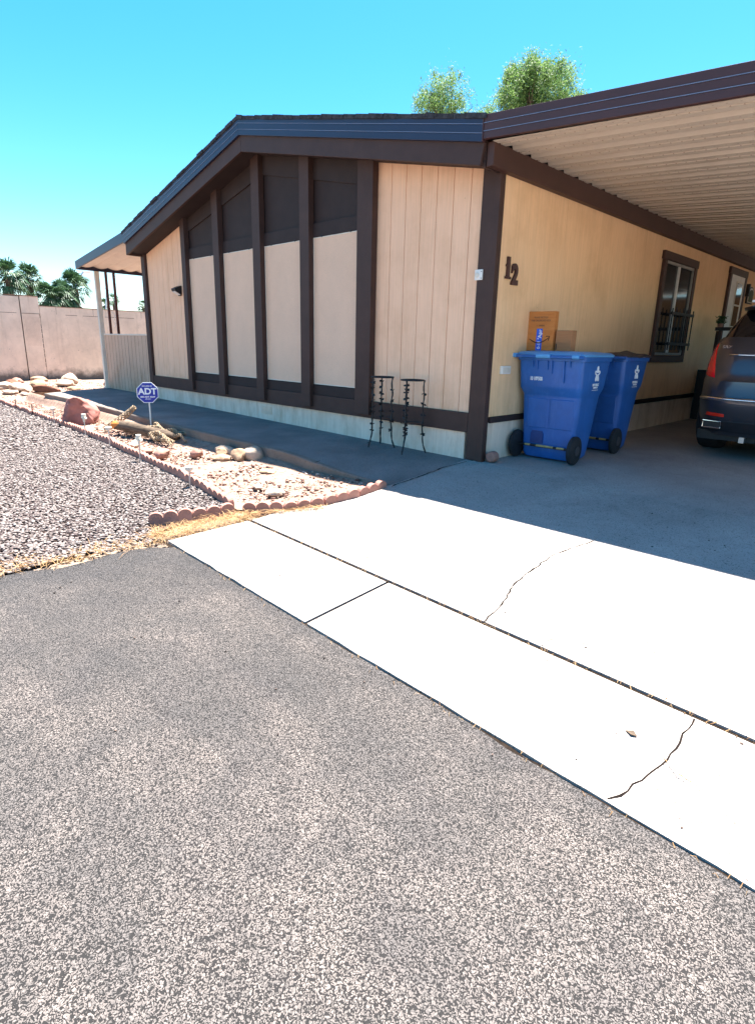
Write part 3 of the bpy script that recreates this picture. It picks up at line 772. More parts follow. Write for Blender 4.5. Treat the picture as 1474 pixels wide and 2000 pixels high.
for yy in (4.4, 5.2):
    for z in (1.26, 1.69): m_.tube([(.0, yy, z), (.096, yy, z)], .008, 6)
build_each(m_, 'bracket', MT['black'], t)
t = thing('wall_plaque', 'arched dark framed plaque on the wall just past the white door', 'plaque', (0, 8.5, 2.1))
pts = [(8.34, 2.08), (8.74, 2.08), (8.74, 2.25)]+[(8.54+.2*math.cos(a), 2.25+.14*math.sin(a)) for a in [math.pi*k/8 for k in range(1, 8)]]+[(8.34, 2.25)]
m_ = MB(); m_.prism(pts, 0, .03, 'x'); m_.build('frame', MT['black'], t)
m_ = MB(); m_.prism([(8.54+(a-8.54)*.86, 2.2+(b-2.2)*.86) for a, b in pts], .0305, .036, 'x'); m_.build('rim', MT['cream'], t)
m_ = MB(); m_.prism([(8.54+(a-8.54)*.72, 2.2+(b-2.2)*.72) for a, b in pts], .0365, .040, 'x'); m_.build('inner_panel', simple('plaque_green', (.09, .12, .07), .7), t)
m_ = MB(); m_.box(.0, .06, 8.27, 8.33, 2.2, 2.42); m_.build('hook', MT['black'], t)

# ------------------------------------------------------------------ carport
cp = thing('carport', 'attached carport with corrugated beige ceiling and brown metal fascia', 'carport', (2, 0, 0))
CX1 = 4.6
def cz(x): return 2.848-.072*x
m_ = MB(); per = .31; ys_ = []
y = -.31
while y < 12.6:
    for dy, dz in ((.0, 0), (.080, 0), (.088, .024), (.104, .024), (.112, 0), (.192, 0), (.225, .06), (.275, .06), (.307, 0)): ys_.append((y+dy, dz))
    y += per
n = len(ys_); o = len(m_.v)
for x in (.076, CX1):
    for yy, dz in ys_: m_.v.append((x, yy, cz(x)+dz))
for i in range(n-1): m_.face((o+i, o+i+1, o+n+i+1, o+n+i))
ro = m_.build('ceiling_panel', MT['panel'], cp)
md = ro.modifiers.new('s', 'SOLIDIFY'); md.thickness = .004; md.offset = 1
m_ = MB(); lp = MB()
ctop = lambda x: 3.045-.078*x
fascia(m_, [(.003, ctop(0)), (CX1+.05, ctop(CX1+.05))], -OV, .185, lp)
fo = m_.build('fascia', MT['fascia2'], cp, bevel=.003); lp.build('fascia_lip', MT['lip'], fo)
m_ = MB(); m_.box(-.004, .006, -OV-.027, -OV+.02, 2.84, 3.05); m_.build('corner_seam', MT['fascia2'], cp)
m_ = MB(); m_.prism([(-.02, ctop(0)-.02), (CX1, ctop(CX1)-.02), (CX1, ctop(CX1)-.03), (-.02, ctop(0)-.03)], -OV+.021, 12.6, 'y'); m_.build('roof', MT['white'], cp)
m_ = MB(); m_.box(CX1-.05, CX1+.05, -OV+.03, 12.6, cz(CX1)-.16, cz(CX1)-.004); m_.build('beam', MT['redbrown'], cp)
for yy in (.1, 3.2, 6.3, 9.4, 12.3):
    m_ = MB(); m_.box(CX1-.04, CX1+.04, yy-.04, yy+.04, .012, cz(CX1)-.162); build_each(m_, 'post', MT['redbrown'], cp, bevel=.004)

# unseen shed and board fence, added to darken the back of the carport
sh = thing('added_shed', 'plain beige shed added to darken the far end of the carport', 'shed', (2.4, 12.9, 0))
m_ = MB(); m_.box(.08, CX1-.06, 11.6, 14.2, .0, 2.45); m_.build('wall', MT['sidewall'], sh)
m_ = MB(); m_.box(.02, CX1, 11.5, 14.3, 2.455, 2.5); m_.build('roof', MT['white'], sh)
m_ = MB(); m_.box(1.2, 2.1, 11.56, 11.598, .02, 2.05); m_.build('door', MT['brown'], sh, bevel=.004)
fn = thing('added_fence', 'dark brown board fence added along the right side of the carport to darken it', 'fence', (CX1+.15, 6, 0))  # unseen fence, added to keep side light out of the carport
m_ = MB(); y = 3.6
while y < 12.4: m_.box(CX1+.13, CX1+.155, y, y+.138, .03, 1.55); y += .14
m_.build('boards', MT['brown'], fn)
m_ = MB()
for z in (.4, 1.3): m_.box(CX1+.156, CX1+.2, 3.6, 12.4, z, z+.08)
build_each(m_, 'rail', MT['brown2'], fn)

# ------------------------------------------------------------------ patio awning (left)
aw = thing('patio_awning', 'patio awning with pale corrugated underside at the left end of the home', 'awning', (-9, 0, 0))
AX = -10.1
at_ = lambda x: 2.95+(x+7.6)*.118
m_ = MB(); lp = MB(); m_.prism([(AX, at_(AX)), (-7.603, at_(-7.6)), (-7.603, at_(-7.6)-.17), (AX, at_(AX)-.15)], -OV-.018, -OV+.012, 'y')
m_.build('fascia', MT['fascia'], aw, bevel=.003)
m_ = MB(); ys_ = []; y = -OV+.02
while y < 7.5:
    for k in range(6):
        a = k/6; ys_.append((y+a*.30, -.035*math.sin(math.pi*a)))
    y += .30
n = len(ys_)
for x in (AX+.045, -7.605):
    for yy, dz in ys_: m_.v.append((x, yy, at_(x)-.075+dz+.0))
for i in range(n-1): m_.face((i, i+1, n+i+1, n+i))
ro = m_.build('ceiling_panel', MT['awnpanel'], aw); md = ro.modifiers.new('s', 'SOLIDIFY'); md.thickness = .004; md.offset = 1
m_ = MB(); m_.box(AX-.03, AX+.04, -OV+.015, 7.5, at_(AX)-.155, at_(AX)-.0); m_.build('edge_beam', MT['fascia'], aw, bevel=.003)
m_ = MB(); m_.prism([(AX, at_(AX)-.012), (-7.66, at_(-7.66)-.012), (-7.66, at_(-7.66)-.02), (AX, at_(AX)-.02)], -OV+.013, 7.5, 'y'); m_.build('roof', MT['white'], aw)
m_ = MB(); m_.box(AX-.03, AX+.05, .0, .09, .083, at_(AX)-.158); build_each(m_, 'post', MT['cream'], aw, bevel=.006)
m_ = MB(); m_.box(AX-.06, AX+.10, -.02, .13, .083, .115); m_.build('post_foot', MT['cream'], aw)
for yy in (.235, .40, 3.6, 6.8):
    m_ = MB(); m_.box(AX-.015, AX+.03, yy-.022, yy+.022, .083, at_(AX)-.158); m_.build('iron_post', MT['rust'], aw)
m_ = MB()
for k in range(2): m_.tube([(AX, .32+.035*math.sin(t_*.7), 1.55+.03*t_-.16*k) for t_ in range(8)], .006, 5)
build_each(m_, 'scroll', MT['white'], aw)
hw = thing('half_wall', 'low beige grooved half wall closing the patio under the awning', 'half wall', (-8.9, .08, .083))
m_ = MB(); m_.box(-10.02, -8.80, .055, .10, .085, 1.21); m_.box(-8.79, -7.665, .055, .10, .085, 1.21); m_.build('panel', m_siding('half_wall_siding_shaded', (.62, .42, .30)), hw, bevel=.003)  # darker copy of the siding, with the shadow put into its colour
m_ = MB(); m_.box(-10.03, -7.665, .045, .112, 1.211, 1.235); m_.build('cap', MT['cream'], hw, bevel=.003)
m_ = MB()
for k in range(14):
    x = -9.94+k*.165; m_.box(x, x+.004, .0535, .0550, .10, 1.2)
m_.build('groove', MT['groove'], hw)

# ------------------------------------------------------------------ porch by the door
po = thing('porch', 'dark porch steps with railing below the white side door', 'porch', (.4, 6.9, 0))
m_ = MB(); m_.box(.02, .95, 6.45, 8.9, .012, .58); m_.build('landing', MT['brown2'], po, bevel=.01)
m_ = MB()
for k in range(3): m_.box(.02, .06+.0, 6.2, 6.44, .02, .85) if k == 0 else None
m_.box(.02, .95, 6.18, 6.22, .02, .86); m_.build('side_panel', MT['black'], po, bevel=.004)
m_ = MB()
for x in (.215, .92): m_.box(x-.025, x+.025, 6.225, 6.275, .02, 1.50)
build_each(m_, 'post', MT['brown2'], po)
m_ = MB(); m_.box(.17, .95, 6.22, 6.28, 1.505, 1.56); m_.box(.24, .895, 6.235, 6.265, .95, 1.0); build_each(m_, 'handrail', MT['black'], po)
t = thing('potted_plant', 'small green plant on top of the porch railing post', 'plant', (.23, 6.25, 1.56))
m_ = MB(); m_.tube([(.23, 6.25, 1.56), (.23, 6.25, 1.62)], [.035, .045], 12); m_.build('pot', MT['terra'], t)
m_ = MB(); r_ = random.Random(4)
for k in range(160):
    a = r_.random()*6.28; u = r_.random(); c_ = Vector((.23, 6.25, 1.67))+Vector((math.cos(a)*u*.08, math.sin(a)*u*.08, r_.uniform(-.05, .06))); d = Vector((r_.uniform(-1, 1), r_.uniform(-1, 1), r_.uniform(-.2, 1))).normalized()*.03; n_ = d.orthogonal().normalized()*.008
    m_.add([c_-d, c_+n_, c_+d, c_-n_], [(0, 1, 2, 3)])
m_.build('leaves', MT['palmgreen'], t)

# ------------------------------------------------------------------ wheeled bins
def rrect(x0, x1, y0, y1, z, r, n=5):
    out = []
    for cx, cy, a0 in ((x1-r, y0+r, -90), (x1-r, y1-r, 0), (x0+r, y1-r, 90), (x0+r, y0+r, 180)):
        for k in range(n):
            a = R(a0+90*k/(n-1)); out.append((cx+r*math.cos(a), cy+r*math.sin(a), z))
    return out
def make_bin(loc, label, body_m, lid_m, crumpled, rz=0):
    # local frame: x right, y away from camera (rear face with wheels at y=0 side)
    b = thing('wheeled_bin', label, 'bin', loc, rz, 'blue wheeled bins by the side wall')
    m_ = MB()
    prof = [(.02, -.255, .255, .12, .47), (.05, -.275, .275, .105, .485), (.12, -.285, .285, .10, .49), (.40, -.302, .302, .09, .525), (.655, -.316, .316, .08, .56), (.675, -.318, .318, .078, .565), (.74, -.335, .335, .03, .60), (.78, -.337, .337, .025, .615), (1.0, -.345, .345, .0, .66), (1.015, -.345, .345, .0, .66), (1.018, -.362, .362, -.018, .678), (1.06, -.364, .364, -.02, .68)]
    m_.rings([rrect(a, c_, d, e, z, .045) for z, a, c_, d, e in prof])
    body = m_.build('body', body_m, b, smooth=True, local=True)
    # raised lower panels, centre seam, recess shade patch
    m_ = MB()
    def yr(z): return .105-(.105-.082)*(z-.05)/.6
    for xa, xb in ((-.245, -.005), (.005, .27)):
        m_.add([(xa, yr(.33)-.0, .33), (xb, yr(.33), .33), (xb, yr(.64), .64), (xa, yr(.64), .64), (xa+.01, yr(.33)-.008, .34), (xb-.01, yr(.33)-.008, .34), (xb-.01, yr(.64)-.008, .63), (xa+.01, yr(.64)-.008, .63)], [(4,5,6,7), (0,1,5,4), (1,2,6,5), (2,3,7,6), (3,0,4,7)])
    build_each(m_, 'rear_panel', body_m, b, local=True)
    m_ = MB(); m_.prism([(-.18, .17), (-.04, .17), (-.04, .27), (-.055, .30), (-.165, .30), (-.18, .27)], .082, .097, 'y'); m_.build('recess_shade_patch', simple('recess_shade_blue', (.014, .05, .2), .5), b, local=True)  # flat darker plate; the shade of a recess is in its colour
    # strengthening ribs under the rim
    m_ = MB()
    for x, h in ((-.18, .07), (-.13, .09), (-.02, .09), (.03, .13), (.16, .21), (.22, .06)):
        m_.prism([(-.025, 1.02), (.0, 1.02), (.01, 1.02-h), (-.004, 1.02-h)], x-.006, x+.006, 'x')
    build_each(m_, 'rib', body_m, b, local=True)
    # handle bar with light blue grips
    m_ = MB(); m_.tube([(-.375, -.055, 1.055), (.375, -.055, 1.055)], .016, 10)
    for x in (-.30, -.15, .02, .24): m_.box(x-.012, x+.012, -.055, .0, 1.035, 1.065)
    hd = m_.build('handle', body_m, b, smooth=True, local=True)
    if not crumpled:
        m_ = MB()
        for xa, xb in ((-.40, -.345), (-.12, .03), (.26, .33)): m_.tube([(xa, -.055, 1.062), (xb, -.055, 1.062)], .023, 12)
        build_each(m_, 'grip', lid_m, hd, smooth=True, local=True)
    m_ = MB()
    if not crumpled:
        m_.rings([rrect(-.37, .37, -.03, .69, 1.062, .04), rrect(-.375, .375, -.032, .70, 1.08, .04), rrect(-.35, .35, -.01, .67, 1.10, .05), rrect(-.22, .22, .1, .55, 1.112, .05)])
    else:
        def lf(u, v):
            x = -.37+.74*u; yy = -.03+.73*v; z = 1.075+.05*max(0, 1-abs(u-.62)/.35)*(.4+.6*v)+.02*noise.noise(Vector((u*5, v*5, 1)))
            return (x, yy, z)
        m_.sheet(16, 16, lf)
    ld = m_.build('lid', lid_m, b, smooth=True, local=True)
    if crumpled: md = ld.modifiers.new('s', 'SOLIDIFY'); md.thickness = .014
    for sx in (-1, 1):
        m_ = MB(); cx = sx*.30
        cs = [(.0, .06), (.004, .125), (.012, .142), (.038, .145), (.046, .142), (.054, .125), (.058, .06)]
        rg = []
        for d, rr in cs: rg.append([(cx+sx*(d-.005), .06+rr*math.cos(2*math.pi*k/28), .147+rr*math.sin(2*math.pi*k/28)) for k in range(28)])
        m_.rings(rg); wh = m_.build('wheel', MT['rubber'], b, smooth=True, local=True)
        m_ = MB(); m_.disc((cx+sx*.056, .06, .147), 'x', .05, .012, 20); m_.build('hub', MT['darklid'], wh, local=True)
    m_ = MB(); m_.tube([(-.29, .06, .147), (.29, .06, .147)], .013, 10); ax = m_.build('axle', MT['black'], b, local=True)
    m_ = MB()
    for xa, xb in ((-.22, -.16), (-.09, .10), (.14, .22)): m_.tube([(xa, .055, .15), (xb, .055, .15)], .012, 8)
    build_each(m_, 'sleeve', MT['yellow'], ax, local=True)
    # emblem on the right side: ring of five linked lobes in the outline of a star figure
    m_ = MB(); cz_, cy_ = .895, .36
    pts = []
    for k in range(61):
        a = 2*math.pi*k/60; rr = .040+.022*math.cos(5*a); pts.append((.3455+.0, cy_+rr*math.sin(a)*.85, cz_+rr*math.cos(a)*1.25))
    m_.tube(pts, .0065, 6)
    m_.build('emblem', MT['whiteink'], b, local=True)
    Fs = frame((.3445, cy_-.01, .79), (0, 1, 0), (.02, 0, 1))
    text('lettering', 'REPUBLIC', .034, MT['whiteink'], b, Fs, .0015, bold=.0008)
    text('lettering', 'SERVICES', .024, MT['whiteink'], b, frame((.3440, cy_-.01, .763), (0, 1, 0), (.02, 0, 1)), .0015, bold=.0005)
    m_ = MB(); m_.box(.3400, .3435, cy_-.08, cy_+.06, .736, .741); m_.build('underline', MT['whiteink'], b, local=True)
    if not crumpled: text('serial_number', '10 108500', .052, MT['whiteink'], b, frame((-.14, .0165, .835), (1, 0, 0), (0, -.1, 1)), .0015, xs=.62, bold=.0015)
    return b
make_bin((.375, .48, .012), 'blue wheeled bin with light blue lid carrying cardboard boxes', MT['blue'], MT['litblue'], False, R(2))
make_bin((.355, 1.50, .012), 'blue wheeled bin with dark warped lid, behind the bin with the boxes', MT['blue2'], MT['darklid'], True, R(1))

# cardboard boxes
bx = thing('cardboard_box', 'tall orange-brown cardboard box with curved arrow mark and blue tape, on the bin lid', 'box', (.17, .66, 1.125), R(1), 'cardboard boxes on the bin')
m_ = MB(); m_.box(-.185, .125, -.02, .055, .0, .385); m_.build('carton', MT['card'], bx, local=True, bevel=.003)
m_ = MB(); m_.box(-.065, .0, -.0225, -.0204, .0, .215); m_.build('tape', MT['tape'], bx, local=True)
arc = [(-.145+.22*k/14, .115-.045*math.sin(math.pi*(k/14))+(.012*k/14)) for k in range(15)]
m_ = MB(); m_.tube([(x, -.0205, z) for x, z in arc], [.0016+.0045*math.sin(math.pi*(.12+.8*k/14)) for k in range(15)], 6)
m_.tube([(.045, -.0205, .142), (.083, -.0205, .142), (.072, -.0205, .10)], .0045, 6); m_.build('arrow_mark', MT['ink'], bx, local=True)
text('tape_lettering', 'Apr', .055, MT['whiteink'], bx, frame((-.025, -.0228, .165), (0, 0, 1), (-1, 0, 0)), .0004, bold=.001)
text('tape_lettering', '0-11 °', .045, MT['whiteink'], bx, frame((-.03, -.0228, .07), (0, 0, 1), (-1, 0, 0)), .0004, bold=.001)
for k, (s_, w_) in enumerate((('PLEASE RECYCLE', .024), ('THIS CARDBOARD BOX', .024))): text('print', s_, w_, MT['inkb'], bx, frame((-.03, -.0205, .325-.03*k), (1, 0, 0)), .0004, xs=.85, bold=.0006)
text('print', 'n  1000000', .020, MT['inkb'], bx, frame((-.03, -.0205, .245), (1, 0, 0)), .0004, bold=.0004)
m_ = MB(); m_.box(-.18, .12, .015, .02, .3852, .3856); m_.build('flap_seam', MT['inkb'], bx, local=True)
bx2 = thing('cardboard_box', 'low plain brown cardboard box to the right of the taller box on the bin', 'box', (.42, .67, 1.125), R(-2), 'cardboard boxes on the bin')
m_ = MB(); m_.box(-.108, .066, -.01, .085, .0, .20); m_.build('carton', MT['card2'], bx2, local=True, bevel=.003)
m_ = MB(); m_.box(-.100, -.090, -.0115, -.0102, .01, .07); m_.build('print', MT['ink'], bx2, local=True)
m_ = MB(); m_.box(-.1, .06, .035, .04, .2002, .2006); m_.build('flap_seam', MT['inkb'], bx2, local=True)

# terracotta edging piece lying by the corner
t = thing('edging_stone', 'round pink edging piece leaning at the foot of the corner post', 'edging', (.095, .01, .0))
m_ = MB(); pts = []
for d, rr in ((-.05, .0), (-.05, .045), (-.035, .058), (.035, .060), (.05, .046), (.05, .0)):
    pts.append([(.080+rr*math.cos(2*math.pi*k/20), .04+d, .066+rr*math.sin(2*math.pi*k/20)*.95) for k in range(20)])
m_.rings(pts[1:-1]); m_.build('stone', MT['terra'], t, smooth=True, bevel=.004)

# ------------------------------------------------------------------ plant stands
def plant_stand(c, z0, label, a0):
    s_ = thing('plant_stand', label, 'plant stand', (c[0], c[1], z0), a0, 'metal plant stands by the wall')
    H = .79; rr = .125
    m_ = MB(); m_.tube([(rr*math.cos(2*math.pi*k/24), rr*math.sin(2*math.pi*k/24), H) for k in range(25)], .008, 6, cap=False); m_.build('ring', MT['black'], s_, local=True)
    m_ = MB(); m_.tube([((rr-.01)*math.cos(2*math.pi*k/24), (rr-.01)*math.sin(2*math.pi*k/24), .33) for k in range(25)], .003, 5, cap=False); m_.build('brace', MT['black'], s_, local=True)
    for L in range(3):
        a = 2*math.pi*L/3+2.3; m_ = MB(); pts = []
        for k in range(25):
            z = H*k/24; r2 = rr+(.045*max(0, (.17-z)/.17)) ; w_ = .004*math.sin(z*30+L)
            pts.append(((r2+w_)*math.cos(a), (r2+w_)*math.sin(a)+w_, z))
        m_.tube(pts, [.006+.0045*abs(math.sin(k*1.1)) for k in range(25)], 6)
        lg = m_.build('leg', MT['black'], s_, local=True)
        m_ = MB(); r_ = random.Random(L*5+int(a0*10))
        for k in range(9 if L < 2 else 5):
            z = .20+k*(.57/8.5 if L < 2 else .11)+r_.uniform(-.008, .008); p = Vector(((rr)*math.cos(a), (rr)*math.sin(a), z))
            for q_ in range(5):
                b_ = r_.random()*6.28; d = Vector((math.cos(b_), math.sin(b_), r_.uniform(-.6, .6)))*.034; n_ = d.orthogonal().normalized()*.015
                m_.add([p, p+d*.5+n_, p+d, p+d*.5-n_], [(0, 1, 2, 3)])
        m_.build('foliage', MT['black'], lg, local=True)
    return s_
plant_stand((-1.30, -.185), .004, 'left of two black wrought metal plant stands with leafy legs', .1)
plant_stand((-.845, -.185), -.004, 'right of two black wrought metal plant stands, nearer the corner post', .5)

# ------------------------------------------------------------------ alarm sign
sg = thing('yard_sign', 'blue octagonal yard sign with white ADT lettering on a thin pole', 'sign', (-4.66, -1.42, -.12))
yaw = math.atan2(-4.9+1.42, 3.357+4.66)+math.pi/2+R(-4)
mwS = Matrix.Rotation(yaw, 4, 'Z')
def signpoly(r_): return [(r_*math.cos(R(22.5+45*k)), r_*math.sin(R(22.5+45*k))) for k in range(8)]
def sprism(r_, y0, y1):
    m_ = MB(); m_.prism([(a, b+.545) for a, b in signpoly(r_)], y0, y1, 'y'); m_.v = [tuple(mwS @ Vector(p)) for p in m_.v]; return m_
pl_ = sprism(.152, -.006, .006).build('plate', MT['whiteink'], sg, local=True)
sprism(.142, -.0085, -.0065).build('blue_field', MT['signblue'], pl_, local=True)
FS = mwS @ frame((0, -.0095, .56), (1, 0, 0))
text('lettering', 'ADT', .118, MT['whiteink'], pl_, FS, .001, xs=1.0, bold=.004)
text('lettering', 'SECURED BY', .024, MT['whiteink'], pl_, mwS @ frame((0, -.0095, .635), (1, 0, 0)), .001, bold=.0005)
text('lettering', '800 ADT ASAP', .03, MT['whiteink'], pl_, mwS @ frame((0, -.0095, .487), (1, 0, 0)), .001, bold=.001)
text('lettering', 'adt.com', .022, MT['whiteink'], pl_, mwS @ frame((0, -.0095, .46), (1, 0, 0)), .001, bold=.0005)
m_ = MB(); m_.tube([(0, .012, -.02), (0, .012, .62)], .010, 8); m_.build('pole', MT['white'], sg, local=True)

# ------------------------------------------------------------------ rocks
def rock(name, label, loc, dims, mat, seed, rough=.25, sub=4, rz=0, ang=0, group=None, cat='rock', cuts=0):
    bm = bmesh.new(); bmesh.ops.create_icosphere(bm, subdivisions=sub, radius=1); r_ = random.Random(seed)
    planes = [(Vector((r_.uniform(-1, 1), r_.uniform(-1, 1), r_.uniform(-.3, 1))).normalized(), r_.uniform(.6, .85)) for k in range(cuts)] if isinstance(cuts, int) else [(Vector(a).normalized(), b) for a, b in cuts]
    for v in bm.verts:
        d = v.co.copy()
        for pn, h in planes:
            e = d.dot(pn)-h
            if e > 0: d -= pn*e*.9
        d *= 1+rough*noise.noise(v.co*1.1+Vector((seed, 0, 0)))+rough*.35*noise.noise(v.co*4+Vector((seed, 3, 0)))
        v.co = Vector((d.x*dims[0]/2, d.y*dims[1]/2, d.z*dims[2]/2))
    me = bpy.data.meshes.new(name); bm.to_mesh(me); bm.free(); me.materials.append(mat); me.polygons.foreach_set('use_smooth', [True]*len(me.polygons)); me.set_sharp_from_angle(angle=R(28))
    o_ = bpy.data.objects.new(name, me); COL.objects.link(o_); o_.location = (loc[0], loc[1], loc[2]+dims[2]*.32); o_.rotation_euler = (ang, 0, rz)
    return tag(o_, label, cat, group)
def rs_(x, y): return (x, y, G(x, y))
rock('boulder', 'large red angular boulder at the edging, biggest rock in the bed', rs_(-6.32, -1.80), (.54, .62, .60), MT['redrock'], 5, .24, 5, 0, 0, None, 'boulder', [((.85, -.6, -.12), .55), ((.2, -1, .1), .66), ((.35, .6, .85), .60), ((-.5, -.9, .6), .62), ((-.1, .05, 1), .62), ((.9, .5, .35), .66), ((-.1, 1, .2), .8)])
rm = lambda n_, c_: simple(n_, tuple(.5*x for x in srgb(c_)), .9, 0, .2, .25, 8, .35, 30)
RP, RT, RW, RB = rm('pink_stone', 'c39484'), rm('tan_stone', 'cdab8c'), rm('pale_stone', 'dcc3ad'), rm('brown_stone', '8d5f4c')
RK = [
 ('flat pinkish stone near the edging, below the driftwood log', (-3.1, -1.98), (.34, .18, .13), RP, 11, 3),
 ('square-cut pink stone standing alone in the middle of the bed', (-2.76, -1.73), (.2, .15, .14), RP, 12, 8),
 ('small tan stone, leftmost of the cluster by the walkway', (-2.6, -1.50), (.20, .14, .11), RT, 13, 4),
 ('flat tan stone lying in front of the cluster by the walkway', (-2.36, -1.64), (.25, .16, .09), RT, 14, 3),
 ('rounded tan stone in the middle of the cluster by the walkway', (-2.21, -1.50), (.24, .18, .16), RT, 15, 1),
 ('big pale dome-shaped stone right against the walkway kerb', (-2.10, -1.385), (.28, .22, .18), RW, 16, 0),
 ('long pale stone tucked behind the cluster along the kerb', (-2.60, -1.43), (.34, .12, .12), RW, 17, 1),
 ('pale wedge stone lying near the curved edging, closest to the driveway', (-.84, -2.0), (.20, .12, .07), RW, 18, 3),
 ('small flat grey-white stone left of the pale wedge stone', (-1.12, -1.98), (.16, .09, .05), RW, 19, 2),
 ('thin pale flat stone alone between cluster and edging', (-1.5, -1.62), (.22, .14, .05), RT, 20, 3),
 ('brown rock shadowed beside the curved cholla branch', (-5.0, -1.55), (.24, .18, .16), RB, 21, 3),
 ('long white flat stone in front of the driftwood log', (-4.0, -1.93), (.5, .14, .08), RW, 22, 2),
 ('small pale stone at the foot of the boulder by a stake', (-5.55, -1.95), (.22, .16, .10), RW, 23, 2),
 ('pinkish slab by the stake below the log', (-3.5, -2.02), (.30, .14, .08), RP, 24, 3),
]
for i, (lb, p, d, mt, sd, cu) in enumerate(RK):
    rock('rock', lb, rs_(*p), d, mt, sd, .22, 3, R(17*i % 60-30), 0, 'stones in the planting bed', 'rock', cu)
# stone pile at the far end of the bed
pile = [('big pale flat stone at the photo\'s left border', (-13.3, -1.25), (.7, .4, .2), RW), ('pinkish brown stone behind the left-border stone', (-13.6, -.95), (.6, .35, .22), RB),
 ('long red-brown slab tilted in the middle of the far pile', (-11.5, -.8), (.85, .3, .2), RB), ('pale round stone left of the red-brown slab', (-12.1, -1.1), (.55, .35, .2), RW),
 ('flat white stone lowest in the far pile', (-12.0, -1.42), (.6, .35, .12), RW), ('tan stone behind the red-brown slab', (-12.8, -.6), (.55, .35, .22), RT),
 ('pale stone on the ground right of the slab', (-12.3, -.15), (.6, .4, .2), RW), ('white boulder-like stone at the right end of the far pile', (-12.8, .1), (.45, .4, .32), RW),
 ('grey-pink stone against the block wall at left', (-14.2, -.75), (.6, .35, .2), RP), ('tan stone against the block wall near the seam', (-14.2, -.2), (.6, .35, .18), RT),
 ('brown stone beside the awning post, front one', (-11.6, .65), (.5, .3, .2), RB), ('small dark brown stone behind the front one by the awning post', (-12.3, 1.0), (.5, .3, .2), RB),
 ('low tan stone between slab and patio pad', (-11.2, -.3), (.35, .22, .1), RT), ('small pale chip below the pile', (-11.3, -1.3), (.3, .18, .09), RW),
 ('wide pale stone second from the left border', (-12.8, -1.05), (.5, .35, .2), RW)]
for i, (lb, p, d, mt) in enumerate(pile):
    rock('rock', lb, rs_(*p), d, mt, 40+i, .22, 3, R(29*i % 70-35), 0, 'stones piled at the far end of the bed', 'rock', 3)
# driftwood log, cholla branch and cholla pile
lg = thing('driftwood_log', 'weathered dark log with orange cut end lying in the bed', 'log', (-4.2, -1.72, -.15))
m_ = MB(); m_.tube([(-4.93, -1.78, -.03), (-4.6, -1.74, -.02), (-4.2, -1.66, -.035), (-3.9, -1.55, -.06), (-3.72, -1.46, -.09)], [.06, .07, .075, .06, .03], 12)
m_.v = [tuple(Vector(p)+Vector((1, 1, 1))*.02*noise.noise(Vector(p)*9)) for p in m_.v]; m_.build('log', MT['bark'], lg, smooth=True)
m_ = MB(); m_.tube([(-4.99, -1.79, -.035), (-4.93, -1.78, -.03), (-4.6, -1.745, .0)], [.055, .064, .045], 12); m_.build('cut_end', MT['endwood'], lg, smooth=True)
def lattice(m_, path, rad, turns, nstr=4, tr=.007):
    """hollow net skeleton of a dead cholla stem"""
    P_ = [Vector(p) for p in path]; n = 46
    def at(t):
        f = t*(len(P_)-1); i = min(int(f), len(P_)-2); return P_[i].lerp(P_[i+1], f-i), (P_[i+1]-P_[i]).normalized()
    for sgn in (1, -1):
        for k in range(nstr):
            pts = []
            for j in range(n):
                t = j/(n-1); c_, d = at(t); a = d.orthogonal().normalized(); b = d.cross(a); an = 2*math.pi*k/nstr+sgn*turns*2*math.pi*t; rr = rad*(1-.35*t)
                pts.append(c_+(a*math.cos(an)+b*math.sin(an))*rr)
            m_.tube(pts, tr, 5)
    return m_
m_ = MB(); lattice(m_, [(-5.30, -1.80, -.13), (-5.15, -1.72, -.02), (-5.02, -1.62, .08), (-4.93, -1.55, .17), (-4.90, -1.52, .21)], .045, 3)
tag(m_.build('cholla_branch', MT['cholla'], org=(-5.3, -1.8, -.15)), 'curved netted dead cholla branch rising left of the log', 'dead branch')
m_ = MB(); r_ = random.Random(31)
for k in range(20):
    x = r_.uniform(-4.9, -3.7); y = -1.60+.0*(x+4.7)+r_.uniform(-.12, .14); a = r_.uniform(-.5, .9); L = r_.uniform(.25, .5); z = G(x, y)+.04+.14*max(0, 1-abs(x+4.3)/.7)*r_.random()
    lattice(m_, [(x, y, z), (x+L*.5*math.cos(a), y+L*.3*math.sin(a), z+.05*r_.random()), (x+L*math.cos(a), y+L*.5*math.sin(a), z-.02)], r_.uniform(.018, .034), 2, 3, .0055)
tag(m_.build('cholla_pile', MT['cholla'], org=(-4.3, -1.6, -.14)), 'tangled heap of dead netted cholla wood behind the log at the sign', 'dead wood', kind='stuff')

# ------------------------------------------------------------------ solar stakes
def stake(x, y, h, label, topkind):
    s_ = thing('garden_stake', label, 'garden stake', (x, y, G(x, y)), 0, 'stakes along the edging')
    m_ = MB(); m_.tube([(0, 0, -.03), (.004, 0, h*.5), (0, .003, h)], .008, 7); m_.build('rod', MT['steel' if topkind else 'rust'], s_, local=True)
    if topkind:
        m_ = MB()
        if topkind == 1: m_.tube([(0, 0, h-.05), (0, 0, h-.03), (0, 0, h), (0, 0, h+.01)], [.012, .035, .042, .02], 12)
        else: m_.tube([(0, 0, h-.02), (0, 0, h+.02)], .03, 10); m_.tube([(-.06, .0, h-.03), (0, 0, h-.045), (.055, .01, h-.03)], .016, 8); m_.tube([(0, 0, h-.09), (0, 0, h-.02)], [.014, .02], 8)
        m_.build('lamp_head', MT['cream'], s_, local=True)
    return s_
stake(-9.02, -2.03, .20, 'bare dark stake at the far left of the edging', 0)
stake(-7.92, -2.05, .20, 'reddish bare stake, second from the far left', 0)
